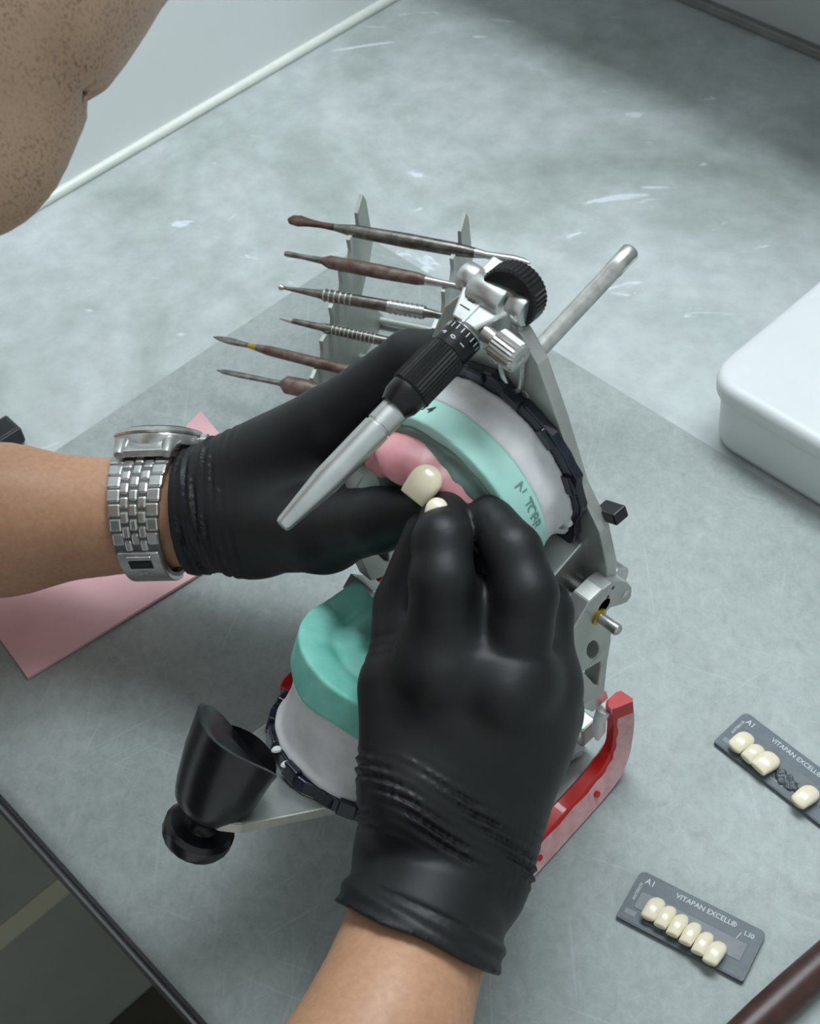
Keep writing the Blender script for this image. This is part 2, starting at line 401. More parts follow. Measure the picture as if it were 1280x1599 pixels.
loft([(inset(-.8, 16), 31.5), (inset(-1.4, 16), 32.5), (inset(-1.6, 16), 38), (inset(-.8, 15.5), 40.6), (inset(.8, 14.5), 41.8), (inset(3, 13), 42.2)]).build('lid', 'whiteplastic', wbx, angle=60)

# ================================================================== pink wax sheet, black block, brown rod
bl = at(45, 1062, ST); e1 = unit((at(345, 880, ST)-bl)*np.array([1, 1, 0])); e2 = np.array([-e1[1], e1[0], 0])
wx = MB(); nx, ny = 24, 14; LW, WW = 136, 78
V = []; F = []
for i in range(nx+1):
    for j in range(ny+1):
        s, q = LW*i/nx, WW*j/ny
        lift = 9*max(0, (s-108)/28)**2*max(0, (q-30)/49)+.5*math.sin(s*.07)*math.sin(q*.09)+.5
        V.append(bl+e1*s+e2*q+np.array([0, 0, lift]))
n0 = len(V)
V += [v+np.array([0, 0, 1.5]) for v in V]
id_ = lambda i, j: i*(ny+1)+j
for i in range(nx):
    for j in range(ny):
        f = (id_(i, j), id_(i+1, j), id_(i+1, j+1), id_(i, j+1)); F.append(f[::-1]); F.append(tuple(k+n0 for k in f))
for i in range(nx):
    for j in (0, ny): F.append((id_(i, j), id_(i+1, j), id_(i+1, j)+n0, id_(i, j)+n0))
for j in range(ny):
    for i in (0, nx): F.append((id_(i, j), id_(i, j+1), id_(i, j+1)+n0, id_(i, j)+n0))
tag(wx.add(V, F).build('wax_sheet', 'waxsheet', angle=50), 'flat rectangular sheet of pink wax lying under the watch arm', 'wax sheet')
c0 = at(10, 647, 9); c1 = at(33, 668, 9); c2 = c0+(c1-c0)
a1 = unit((c1-c0)*[1, 1, 0]); a2 = np.array([a1[1], -a1[0], 0])
bk = thing('eraser_block', (c0+a2*22)*[1, 1, 0], 'small black block at the left edge above the bare forearm', 'block')
MB().box(c0+a1*7+a2*24+np.array([0, 0, -4.2]), (7, 24, 4.6), (a1, a2, Z_)).build('block_body', 'blackrubber', bk, smooth=False, bevel=1.2)
MB().box(c0+a1*7+a2*24+np.array([0, 0, .5]), (5.4, 22, .35), (a1, a2, Z_)).build('top_pad', 'blackplastic', bk, smooth=False, bevel=.3)
r0 = at(1300, 1490, 7); r1 = at(1165, 1612, 7); rd = unit(r1-r0); r0 = r0-rd*60; 
bt = thing('wooden_handle', ((r0+r1)/2)*[1, 1, 0], 'dark brown varnished round tool handle in the bottom right corner', 'handle')
pts = [r0+rd*s for s in (0, 30, 60, 80, 95, 110, 130, 145, 147)]
for p in pts: p[2] = ST+6.6
MB().tube(pts, [5.2, 5.8, 6.2, 6.5, 6.4, 6.0, 5.8, 5.4, 4.2], 20).build('handle_body', 'darkwood', bt)

# ================================================================== denture teeth and cards
def tooth_mesh(L, Wd, T, canine=0.0):
    """shield-shaped crown; local x = width, y = length (cervical +), z = out"""
    V = []; F = []; m = 24; tl = [0, .015, .05, .12, .2, .3, .4, .5, .6, .7, .8, .88, .94, .975, 1.0]; ns = len(tl)
    for k in range(ns):
        t = tl[k]; y = (t-.5)*L
        wv = Wd*.5*((.92+.16*math.sin(min(1, t*1.7)*math.pi/2)) if t < .55 else 1.08*math.sqrt(max(.03, 1-((t-.55)/.455)**2.2)))
        tv = T*.5*(.40+.65*math.sin(math.pi*min(1, .06+.90*t)**1.1))*(.72 if k == 0 else 1)
        if k == 0: wv *= .93
        if t > .9: tv *= (.9 if t < .96 else (.65 if t < .99 else .3))
        zc = .14*T*math.sin(math.pi*t)
        if k <= 1: wv *= (1-.35*canine)
        for i in range(m):
            a = 2*math.pi*i/m; ca, sa = math.cos(a), math.sin(a)
            V.append((wv*math.copysign(abs(ca)**.8, ca), y-(canine*.1*L*(1-abs(ca)) if k == 0 else 0), zc+tv*math.copysign(abs(sa)**.8, sa)))
    for k in range(ns-1):
        for i in range(m):
            j = (i+1) % m; F.append((k*m+i, k*m+j, (k+1)*m+j, (k+1)*m+i))
    F.append(tuple(range(m))[::-1]); F.append(tuple((ns-1)*m+i for i in range(m)))
    return np.array(V), F
def put_tooth(c, ax, L, Wd, T, label, group=None, canine=0.0):
    V, F = tooth_mesh(L, Wd, T, canine); ax = np.array([unit(a) for a in ax])
    o = link('denture_tooth', np.asarray(c)+V@ax, F, 'tooth', angle=75)
    return tag(o, label, 'tooth', group)
def make_card(a, c, L, lng, label):
    a = np.asarray(a, float); c = np.asarray(c, float); up = unit((a-c)*[1, 1, 0]); Wd = np.linalg.norm((a-c)[:2])
    rt = np.array([up[1], -up[0], 0]); base = c*np.array([1, 1, 0])
    cardo = thing('tooth_card', base+rt*L/2+up*Wd/2+np.array([0, 0, ST]), label, 'tooth card', 'cards of denture teeth')
    P = lambda x, y, z=0.0: base+rt*x+up*y+np.array([0, 0, ST+z])
    o = []
    for (cx, cy, r, a0) in ((L-2.2, Wd-2.2, 2.2, 0), (2.6, Wd-2.6, 2.6, 90), (.8, .8, .8, 180), (L-.8, .8, .8, 270)):
        for i in range(6):
            an = math.radians(a0+18*i); o.append(P(cx+r*math.cos(an), cy+r*math.sin(an), .05))
    MB().prism(o, (0, 0, 2.0)).build('card_plate', 'card', cardo, smooth=False, bevel=.35)
    MB().box(P(L*.5, Wd*.47, 2.0), (L*.42, 3.6, .22), (rt, up, Z_)).build('adhesive_strip', 'cardinset', cardo, smooth=False, bevel=.1)
    MB().box(P(L*.5, Wd*.04, 2.0), (L*.47, .35, .2), (rt, up, Z_)).build('bottom_ridge', 'card', cardo, smooth=False)
    ax = (rt, up)
    text('lettering', 'A1', 3.3, P(5.2, Wd-3.2, 2.1), ax, 'print', cardo)
    text('lettering', 'VITAPAN EXCELL®', 2.75, P(27.0, Wd-2.9, 2.1), ax, 'print', cardo)
    text('lettering', 'ANTERIOR', 1.55, P(2.6, Wd*.60, 2.1), (-up*-1, -rt), 'print', cardo)
    for k, (x, wdt) in enumerate(((13, 6), (20.5, 7), (29.5, 8.5))):
        MB().box(P(x, 2.9+.2*(k % 2), 2.05), (wdt*.5, .32, .05), (rt, up, Z_)).build('fine_print', 'printdim', cardo, smooth=False)
    MB().box(P(3.9, 3.9, 2.05), (2.1, 1.0, .05), (rt, up, Z_)).build('fine_print', 'printdim', cardo, smooth=False)
    if lng:
        text('lettering', 'L30', 2.5, P(44.0, Wd-4.0, 2.1), ax, 'print', cardo)
    else:
        text('lettering', 'D', 2.4, P(41.5, Wd-3.4, 2.1), ax, 'print', cardo)
    MB().box(P(40.8 if lng else 44.4, Wd-6.0, 2.05), (.14, 1.7, .06), (unit(rt+up*.0), unit(up+rt*.25), Z_)).build('printed_line', 'print', cardo, smooth=False)
    return rt, up, P
rt, up, P2 = make_card(at(1001, 1362, ST), at(961, 1434, ST), 49.0, True, 'slate grey tooth card with a full row of six ivory teeth')
nm = ['leftmost of the six teeth in the full row', 'second tooth from the left in the full row of six', 'third tooth from the left in the full row of six', 'fourth tooth from the left in the full row of six', 'fifth tooth from the left in the full row of six', 'rightmost of the six teeth in the full row']
for k, px in enumerate([(1021, 1419), (1040, 1432), (1059, 1445), (1079, 1458), (1098, 1473), (1117, 1488)]):
    c = at(px[0], px[1], ST+4.3); tl = .12*(k-2.5)*0
    put_tooth(c, (rt+up*.05, up-.28*Z_+rt*.06, Z_+.28*up), 10.6, 5.1 if k not in (0, 5) else 5.9, 4.4, nm[k]+' on its grey card', 'teeth on the full card', .25 if k in (0, 5) else 0)
rt, up, P1 = make_card(at(1163, 1115, ST), at(1113, 1162, ST), 51.5, False, 'slate grey tooth card with gaps between its four ivory teeth')
for k, (px, L, Wd, lb) in enumerate([((1159, 1159), 10.6, 6.8, 'rounded tooth at the left end of the gapped grey card'), ((1177, 1177), 9.6, 5.8, 'small narrow tooth, middle of the three touching ones on the gapped card'), ((1197, 1191), 11.0, 7.8, 'broad flat-edged tooth beside the empty gap on the grey card'), ((1259, 1244), 11.4, 7.0, 'lone tooth at the right edge beyond the empty card gap')]):
    c = at(px[0], px[1], ST+4.3)
    put_tooth(c, (rt-up*.10, up+rt*.10-.2*Z_, Z_+.2*up), L, Wd, 4.6, lb, 'teeth on the gapped card', .5 if k in (0, 3) else 0)
# waxy smear left in the gap
q = at(1229, 1222, ST+2.2)
V, F = surfnet(lambda P: smin(ell(P, q, (5.5, 2.6, 1.0)), ell(P, q+np.array([-3, 1.6, .1]), (2.4, 1.8, .9)), 1.0)+wob(P, 1.6, .35), q-9, q+9, .45)
tag(link('wax_residue', V, F, 'cardinset', angle=180), 'smear of dark adhesive left in the gap of the tooth card', 'residue')

# ================================================================== instrument rack and instruments
tv = unit((1, .47, 0)); pv = np.array([tv[1], -tv[0], 0])
f0 = at(597, 496, ST)
def rk(px): return onP(px, f0, tv)
outl = [(561, 303), (566, 312), (573, 352), (577, 376), (571, 410), (559, 462), (597, 496), (560, 567), (520, 640), (478, 668)]
steps = [(484, 606), (483, 590), (489, 576), (499, 568), (500, 548), (498, 532), (504, 522), (515, 516), (515, 496), (512, 480), (518, 466), (528, 460), (529, 440), (527, 424), (532, 412), (541, 408), (543, 390), (540, 374), (546, 364), (556, 360), (553, 332)]
poly = [rk(p) for p in outl+steps]
for p in poly:
    if p[2] < ST+.3: p[2] = ST+.3
rack = thing('instrument_rack', f0+tv*28+pv*30, 'grey steel rack of two notched upright plates holding six instruments', 'tool rack')
for k, off in enumerate((0.0, 51.0)):
    MB().prism([p+tv*off for p in poly], tv*1.8).build('notched_plate', 'racksteel', rack, smooth=False)
for s in (6, 34):
    q = f0+pv*s+np.array([0, 0, 4.0]); MB().cyl(q, q+tv*52, 2.0, seg=12).build('cross_rod', 'racksteel', rack)
# instruments: (left px, z of rest, name, right end px, profile)
VAL = iter([(556, 360), (541, 408), (528, 460), (515, 516), (499, 568), (484, 606)])
def tool(label, a, b, z, prof, mat='toolsteel', extra=()):
    z = rk(next(VAL))[2]+4.0
    A = at(a[0], a[1], z); B = at(b[0], b[1], z); L = np.linalg.norm(B-A); d = (B-A)/L
    o = thing('dental_instrument', (A+B)/2, label, 'instrument', 'instruments lying across the rack')
    def seg(name, mt, p, fl=None, sg=14):
        MB().tube([A+d*L*s for s, r in p], [r for s, r in p], sg, fl, ref=Z_).build(name, mt, o)
    for name, mt, p, fl in prof: seg(name, mt, p, fl)
    for (name, mt, s0, s1, n, r) in extra:
        for k in range(n):
            s = s0+(s1-s0)*k/max(1, n-1); MB().tube([A+d*L*(s-.004), A+d*L*(s+.004)], r, 14).build(name, mt, o)
    return o
tool('top instrument on the rack, plain handle with brown stained spoon tip', (450, 342), (829, 411), 62,
     [('spoon_tip', 'rust', [(0, 1.0), (.015, 3.0), (.05, 3.6), (.09, 2.4), (.14, 1.5), (.2, 1.7)], [.5, .5, .5, .6, 1, 1]),
      ('handle', 'toolsteel', [(.2, 1.7), (.28, 3.0), (.5, 3.5), (.7, 3.2), (.78, 2.4)], None),
      ('cone_tip', 'steel', [(.78, 2.4), (.82, 1.7), (.93, 2.3), (.97, 1.8), (1, .3)], None)])
tool('second instrument down on the rack, with brown wax-stained handle', (445, 396), (745, 453), 58,
     [('shank', 'toolsteel', [(0, 1.2), (.02, 1.4), (.1, 1.2), (.2, 1.7)], None),
      ('handle', 'brown', [(.2, 1.7), (.24, 3.2), (.5, 3.4), (.7, 3.0), (.74, 2.2)], None),
      ('shank', 'steel', [(.74, 2.2), (.78, 1.9), (.9, 1.5), (1, 1.2)], None)])
tool('third instrument down on the rack, ball tip and ringed knurled grip', (434, 448), (715, 497), 54,
     [('ball_tip', 'steel', [(0, .3), (.01, 1.4), (.025, 1.4), (.035, .8)], None),
      ('shank', 'toolsteel', [(.035, .8), (.12, 1.3), (.25, 2.2)], None),
      ('handle', 'toolsteel', [(.25, 2.4), (.3, 2.8), (.62, 2.9)], None),
      ('knurled_grip', 'steel', [(.62, 3.1), (.82, 3.1)], None),
      ('shank', 'toolsteel', [(.82, 2.4), (.9, 1.5), (1, 1.0)], None)],
     extra=[('grip_ring', 'steel', .27, .42, 6, 3.2), ('grip_ring', 'steel', .64, .80, 7, 3.45)])
tool('fourth instrument down on the rack, slim with bright ringed grip', (437, 497), (640, 541), 48,
     [('tip', 'steel', [(0, .6), (.1, 1.3)], None), ('shank', 'toolsteel', [(.1, 1.3), (.35, 1.9)], None),
      ('handle', 'toolsteel', [(.35, 2.3), (.95, 2.4), (1, 1.6)], None)],
     extra=[('grip_ring', 'steel', .42, .74, 11, 2.75)])
tool('fifth instrument down on the rack, dark curved blade at its left end', (333, 526), (590, 590), 43,
     [('blade', 'toolsteel', [(0, .3), (.04, 1.4), (.1, 2.1), (.16, 1.8), (.22, 1.2)], [.5, .5, .5, .6, 1]),
      ('ferrule', 'brass', [(.22, 1.2), (.27, 1.6)], None),
      ('handle', 'brown', [(.27, 1.6), (.35, 2.4), (.6, 2.6), (1, 2.4)], None)])
tool('lowest instrument on the rack, pointed blade and dark red handle', (338, 578), (560, 624), 37,
     [('blade', 'toolsteel', [(0, .3), (.06, 1.5), (.18, 1.7), (.35, 1.4), (.46, 1.3)], [.5, .5, .5, .7, 1]),
      ('handle', 'brown', [(.46, 1.6), (.50, 4.2), (.66, 4.4), (.72, 3.0), (1, 2.8)], None)])

# ================================================================== articulator
XM = 97.0
H = np.array([XM, -38.0, 104.0])
def UP(x, u, n): return H+np.array([x, -n, u])                  # upper member frame (swung open, upright)
TL = math.radians(30); O = np.array([XM, -48.0, 5.5]); Fv = np.array([0, -math.cos(TL), math.sin(TL)]); Uv = np.array([0, math.sin(TL), math.cos(TL)])
def LO(a, f, u): return O+X_*a+Fv*f+Uv*u                       # lower member frame (tilted back)
art = thing('dental_articulator', (XM, -60, ST), 'open aluminium dental articulator with red legs and black incisal table', 'articulator')
# lower plate
pl = [(-9, 153), (9, 153), (13, 147), (24, 100), (38, 52), (45, 8), (45, -6), (-45, -6), (-45, 8), (-38, 52), (-24, 100), (-13, 147)]
lp = MB().prism([LO(a, f, 0) for a, f in pl], Uv*4).build('lower_plate', 'alu', art, smooth=False, bevel=.5)
MB().prism([LO(a, f, .2) for a, f in [(9.4, 152.6), (13.6, 147), (24.7, 100), (32, 76), (31, 76), (23.6, 100), (12.6, 146.5)]], Uv*3.5).build('plate_rim', 'creamedge', lp, smooth=False)
# incisal table cup and thumb screw
cb = onX((334, 1243), 95); ca = unit(Uv+.12*X_)
a_, b_, c_ = frame(ca, -Fv)
V = []; F = []; sg = 36
rings = [(8.0, -7, 0), (13.0, -1, 0), (14.0, 4, 0), (15.6, 18, 0), (16.2, 34, 1)]
cut_ = lambda t: 25-12.5*math.cos(t)-2.5*math.cos(2*t)
for (r, h, sl) in rings:
    for i in range(sg):
        t = 2*math.pi*i/sg; hh = cut_(t) if sl else h
        V.append(cb+a_*hh+(b_*math.cos(t)+c_*math.sin(t))*r)
for (r, dr) in ((14.6, .3), (9.0, -2.2)):
    for i in range(sg):
        t = 2*math.pi*i/sg; V.append(cb+a_*(25-12.5*math.cos(t)*r/16.2+dr-2.5*math.cos(2*t)*r/16.2)+(b_*math.cos(t)+c_*math.sin(t))*r)
nr = len(rings)+2
for k in range(nr-1):
    for i in range(sg):
        j = (i+1) % sg; F.append((k*sg+i, k*sg+j, (k+1)*sg+j, (k+1)*sg+i))
F.append(tuple(range(sg))[::-1]); F.append(tuple((nr-1)*sg+i for i in range(sg)))
cup = MB().add(V, F).build('incisal_table', 'blackplastic', art, angle=30)
MB().lathe(cb-a_*14, a_, [(6.2, 0), (5.0, 2), (5.0, 6), (6.4, 9)], 24).build('screw_neck', 'blackplastic', cup)
MB().lathe(cb-a_*22, a_, [(8.5, 0), (11.4, 1.0), (12.2, 3), (12.2, 6.5), (10.6, 8), (5, 8.4)], 44, teeth=1, depth=.012).build('thumb_screw', 'blackplastic', cup, angle=30)
# uprights with holes
upx = [(894, 984), (920, 940), (940, 921), (955, 910), (968, 906), (980, 909), (987, 918), (986, 930), (979, 941), (966, 946), (952, 950), (943, 957), (946, 970), (955, 985), (954, 1002), (948, 1036), (943, 1084), (905, 1104), (893, 1060), (884, 1015)]
upr = [onX(p, 150.0) for p in upx]
hole1 = [onX((926+9*math.cos(a)+8*math.sin(a)*.4, 1015+13*math.sin(a)-6*math.cos(a)), 150.0) for a in np.linspace(0, 2*math.pi, 18)[:-1]]
hole2 = [onX(p, 150.0) for p in [(911, 1049), (924, 1041), (937, 1033), (938, 1040), (934, 1070), (929, 1070)]]
def mir(p): q = np.array(p, float); q[0] = 2*XM-q[0]; q[1] = -38+(q[1]+38)*(.62 if q[1] < -60 and q[2] < 20 else 1); q += np.array([-2.0, -22.0, 0]); return q
for sgn in (1, -1):
    f = (lambda p: np.array(p)) if sgn > 0 else mir
    fu = f; f = f if sgn > 0 else (lambda p: np.array([2*XM-p[0], p[1]-10.0, p[2]-4.0]))
    u_ = MB().prism([f(p) for p in upr], (-7.0*sgn, 0, 0), [[f(p) for p in hole1], [f(p) for p in hole2]]).build('upright', 'aludull', art, smooth=False, bevel=.35, bseg=1)
    pc = onX((934, 962), 150.0)
    MB().lathe(f(pc), (sgn, 0, 0), [(3.2, -1), (3.2, .8), (2.6, 1.0)], 20).build('bushing', 'brass', u_)
    MB().lathe(f(pc), (sgn, 0, 0), [(1.9, 0), (1.9, 6.5), (2.1, 6.6), (2.1, 8.6), (1.5, 9.2)], 20).build('axis_pin', 'steel', u_)
    for px in ((957, 918), (949, 932)): MB().lathe(f(onX(px, 150.0)), (sgn, 0, 0), [(.75, -1), (.75, .12)], 10).build('rivet', 'blackmetal', u_)
    MB().lathe(f(onX((976, 927), 150.0)), (sgn, 0, 0), [(1.6, -1), (1.6, .2), (.8, .3)], 14).build('screw', 'steel', u_)
    pd = onX((958, 908), 141.5); MB().lathe(f(pd), (sgn, 0, 0), [(5.2, -9), (6.6, -8), (6.6, 1)], 28).build('condyle_drum', 'steel', u_)
    MB().lathe(f(pd-np.array([0, 8, 5])), (sgn, 0, 0), [(4.6, -7), (4.6, 1)], 24).build('condyle_housing', 'blackmetal', u_)
    f = fu      # cap block and red leg
    k0 = f((150, -36, 40))
    MB().prism([f(onX(p, 148)) for p in [(906, 1104), (921, 1080), (947, 1080), (950, 1090), (925, 1112)]], (-13*sgn, 0, 0)).build('cap_block', 'alu', art, smooth=False, bevel=.4)
    path = bez([(151, -34, 41), (152.5, -34.5, 28), (153, -37, 14), (154, -48, 7.2), (155.5, -70, 6.6), (157, -98, 6.6), (156, -112, 6.6)], 6)
    V = []; F = []
    for i, p in enumerate(path):
        d = unit(path[min(i+1, len(path)-1)]-path[max(i-1, 0)]); sx = unit(X_-d*d.dot(X_)); nz = -np.cross(sx, d)
        wv, tvv = 4.4*(.72 if i < 10 else (.72+.28*min(1, (i-10)/6))), 5.4*(.8 if i < 10 else (.8+.2*min(1, (i-10)/6)))
        if i >= len(path)-3: wv *= (.9, .7, .45)[i-len(path)+3]
        for (p_, q_) in ((-1, -.6), (-.7, -1), (1.1, -1), (1.4, -.75), (.55, .75), (.3, 1), (-.7, 1), (-1, .6)):
            V.append(f(p+sx*p_*wv+nz*q_*tvv))
    m_ = 8
    for k in range(len(path)-1):
        for i in range(m_):
            j = (i+1) % m_; F.append((k*m_+i, k*m_+j, (k+1)*m_+j, (k+1)*m_+i))
    F.append(tuple(range(m_))); F.append(tuple((len(path)-1)*m_+i for i in range(m_)))
    leg = MB().add(V, F).build('leg', 'red', art, angle=50)
    # plaster-dusted outer side of the leg
    V = []; F = []; ks = range(3, len(path)-2)
    for i in ks:
        p = path[i]; d = unit(path[min(i+1, len(path)-1)]-path[max(i-1, 0)]); sx = unit(X_-d*d.dot(X_)); nz = -np.cross(sx, d)
        jt = .35*math.sin(i*1.7); kw = .72+.28*min(1, max(0, i-10)/6); kt = .8+.2*min(1, max(0, i-10)/6)
        for (p_, q_) in ((6.35, -4.1), (2.75-.44*jt, 3.9+jt), (2.2-.44*jt, 3.7+jt), (5.6, -4.3)): V.append(f(p+sx*p_*kw+nz*q_*kt))
    L_ = len(ks)
    for k in range(L_-1):
        for i in range(4):
            j = (i+1) % 4; F.append((k*4+i, k*4+j, (k+1)*4+j, (k+1)*4+i))
    F.append((0, 1, 2, 3)); F.append(tuple((L_-1)*4+i for i in range(4)))
    tag(MB().add(V, F).build('dusted_side', 'pinkdust', leg, angle=50), 'pale plaster dust on the side of the leg')
    for (xx, yy, zz) in ((159.3, -54, 7.5), (161.0, -88, 6.6), (161.2, -98, 6.0)):
        MB().lathe(f((xx, yy, zz)), (.9*sgn, 0, .43), [(1.4, -1.5), (1.3, .35)], 12).build('screw_hole', 'red', leg)
    MB().tube([f(p) for p in [(148, -38, 37), (147.5, -40, 31), (148, -41, 25), (148.5, -42, 21)]], [3.0, 2.4, 2.6, 1.0], 10).build('plaster_splash', 'plaster', leg)
MB().box((XM, -40, 16), (46, 4, 6)).build('rear_crossbar', 'aludull', art, smooth=False, bevel=1)
# hinge bar between the uprights
hb = [onX(p, 137.0) for p in [(910, 847), (919, 851), (921, 905), (913, 924), (892, 931), (868, 926), (859, 907)]]
MB().prism(hb, (-80, 0, 0)).build('hinge_bar', 'alu', art, smooth=False, bevel=1.0, bseg=3)
hc = sum(hb)/len(hb)
MB().lathe((44, hc[1], hc[2]-5), (1, 0, 0), [(3.0, 0), (3.0, 106)], 20).build('hinge_axle', 'steel', art)
# upper plate
upl = [(-10, 100), (-5, 101), (5, 101), (10, 100), (13.5, 98), (20, 90), (28.5, 70), (37, 46), (46, 32), (50, 16), (50, 6), (44, 2), (-44, 2), (-50, 6), (-50, 16), (-46, 32), (-37, 46), (-28.5, 70), (-20, 90), (-13.5, 98)]
upp = MB().prism([UP(x, u, 0) for x, u in upl], (0, 5, 0), [[UP(.8+3.6*math.cos(a)+.0, 84+5.0*math.sin(a), 0) for a in np.linspace(0, 2*math.pi, 17)[:-1]]]).build('upper_plate', 'aludull', art, smooth=False, bevel=.6)
MB().lathe(UP(14, 73, 0), (0, -1, 0), [(2.0, -1), (2.0, .3), (1.3, .5)], 14).build('screw', 'steel', upp)
MB().box(UP(45, 35, -7), (4.5, 3, 2.2), (unit((1, 0, .4)), Y_, unit((-.4, 0, 1)))).build('rear_stop', 'blackplastic', upp, smooth=False, bevel=.6)
bar = onX((767, 462), XM)
for xx in (-13.2, 7.2): MB().lathe(bar+np.array([xx, 2.0, -.5]), X_, [(4.3, 0), (4.8, .6), (4.8, 5.4), (4.3, 6)], 32).build('plate_lug', 'alu', upp)
MB().prism([UP(-13, 96, -3), UP(13, 96, -3), bar+np.array([12, 2.5, -5]), bar+np.array([-12, 2.5, -5])], (0, -3.5, 0)).build('lug_web', 'aludull', upp, smooth=False, bevel=.5)
# support rod sticking out behind
rA = onX((832, 556), XM+6); rB = onX((987, 390), XM+6)
rA = rA+unit(rA-rB)*6
MB().lathe(rA, rB-rA, [(2.9, 0), (2.9, np.linalg.norm(rB-rA)-10), (3.1, np.linalg.norm(rB-rA)-9.5), (3.1, np.linalg.norm(rB-rA)-1), (2.3, np.linalg.norm(rB-rA))], 24).build('support_rod', 'steel', art)
# incisal pin assembly in the mid plane
pt = onX((483, 772), XM); pb = onX((748, 500), XM); pd = unit(pt-pb); pside = X_; pn = np.cross(pd, pside); pn = pn if pn[2] > 0 else -pn
def PB(s): return pb+pd*s
pin = MB().lathe(onX((632, 624), XM), pd, [(4.4, 0), (4.4, 11.2), (4.0, 11.5), (4.0, 12.1), (4.5, 12.4), (4.3, 34), (2.5, 52), (2.0, 53)], 32).build('incisal_pin', 'alu', art, angle=35)
Ls = lambda px: float(np.dot(onX(px, XM)-pb, pd))
s1, s2, s3, s4 = Ls((726, 525)), Ls((700, 552)), Ls((640, 612)), Ls((620, 634))
MB().lathe(PB(s1), pd, [(5.0, -1.8), (5.0, 0.5)], 32).build('white_collar', 'whiteplastic', pin)
MB().lathe(PB(s1), pd, [(6.2, 0), (6.2, s2-s1)], 40).build('scale_ring', 'blackmetal', pin)
MB().lathe(PB(s2), pd, [(6.6, 0.3), (6.9, .8), (6.9, s3-s2-.5), (6.5, s3-s2)], 72, teeth=1, depth=.05).build('knurled_sleeve', 'blackmetal', pin, angle=25)
MB().lathe(PB(s3), pd, [(6.1, 0), (6.2, 1), (6.0, 4), (4.6, s4-s3+1.5)], 36).build('sleeve_nose', 'blackmetal', pin)
vtop = unit(UPV*.2-FWD); vtop = unit(vtop-pd*pd.dot(vtop)); vs = np.cross(vtop, pd)
for k in range(9):                                       # engraved scale on the ring
    a = -1.3+.32*k; nn = vtop*math.cos(a)+vs*math.sin(a); tt = np.cross(nn, pd)
    MB().box(PB(s1+1.3)+nn*6.2, (.16, .9, .08), (tt, pd, nn)).build('scale_mark', 'print', pin, smooth=False)
for s_, a in (('6', -.75), ('0', -.15), ('1', .45)):
    nn = vtop*math.cos(a)+vs*math.sin(a); tt = np.cross(pd, nn)
    text('scale_digit', s_, 2.4, PB((s1+s2)/2+1.0)+nn*6.25, (pd, tt), 'print', pin)
# clamp block at the head of the pin
hd = UP(0, 110, 0)
blk = [(-9.5, 0), (-9.5, 14), (-4.8, 24), (4.8, 24), (9.5, 14), (9.5, 0)]
ub = unit(np.cross(X_, pd)); ub = ub if ub[2] > 0 else -ub
cb0 = PB(s1)-pd*25
clamp = MB().prism([cb0+X_*x+pd*s-ub*5.5 for x, s in blk], ub*11).build('pin_clamp', 'alu', art, smooth=False, bevel=.8)
MB().box(cb0+pd*13+ub*5.6, (.45, 11, .25), (X_, pd, ub)).build('index_line', 'whiteplastic', clamp, smooth=False)
for k in range(7): MB().box(cb0+pd*(4+2.6*k)+ub*5.6-X_*3.2, (1.3 if k % 3 else 2.0, .14, .08), (X_, pd, ub)).build('scale_mark', 'blackmetal', clamp, smooth=False)
MB().lathe(bar-X_*6.6, X_, [(4.8, 0), (5.3, .6), (5.3, 12.6), (4.8, 13.2)], 36).build('hinge_barrel', 'alu', clamp)
kc = onX((800, 452), XM); kd = unit(np.array([-.25, .90, .30])); kd = unit(onX((812, 446), XM)-cb0+np.array([6, 4, 2]))
kd = unit(np.array([-.2, .93, -.2])); kc = onX((794, 466), XM+6)
MB().cyl(kc-kd*1.5, kc+kd*3, 3.4).build('knob_stem', 'steel', art)
MB().lathe(kc-kd*1.0, kd, [(3, 1.2), (9.3, 0), (10.0, .8), (10.0, 6.8), (9.3, 7.6), (3, 8.0)], 80, teeth=1, depth=.03).build('clamp_knob', 'blackmetal', art, angle=25)
sc0 = onX((768, 528), XM+9); sc1 = onX((800, 540), XM+22); sd = unit(X_*.9-Y_*.0-Z_*.12)
MB().cyl(sc0-sd*3, sc0+sd*3, 2.6).build('screw_stem', 'steel', art)
MB().lathe(sc0+sd*2, sd, [(4.4, 0), (5.0, .6), (5.0, 8.6), (4.3, 9.6), (2.0, 9.8), (1.6, 9.0)], 48, teeth=1, depth=.06).build('side_screw', 'steel', art, angle=25)
MB().tube(bez([UP(6, 92, 1.2), UP(6, 80, 1.6), UP(10, 74, 1.6), UP(14, 78, 1.6), UP(15, 92, 1.2)], 5), .9, 8).build('wire_clip', 'steel', art)

# ================================================================== casts
def dshape(x, y, rx, ry, heel, k=3.0):
    d = (np.sqrt((x/rx)**2+(y/ry)**2+1e-9)-1)*np.minimum(rx, ry); return smax(d, -y-heel, k)
def slab(d2, h, lo, hi, k=.8): return smax(d2, np.maximum(h-hi, lo-h), k)
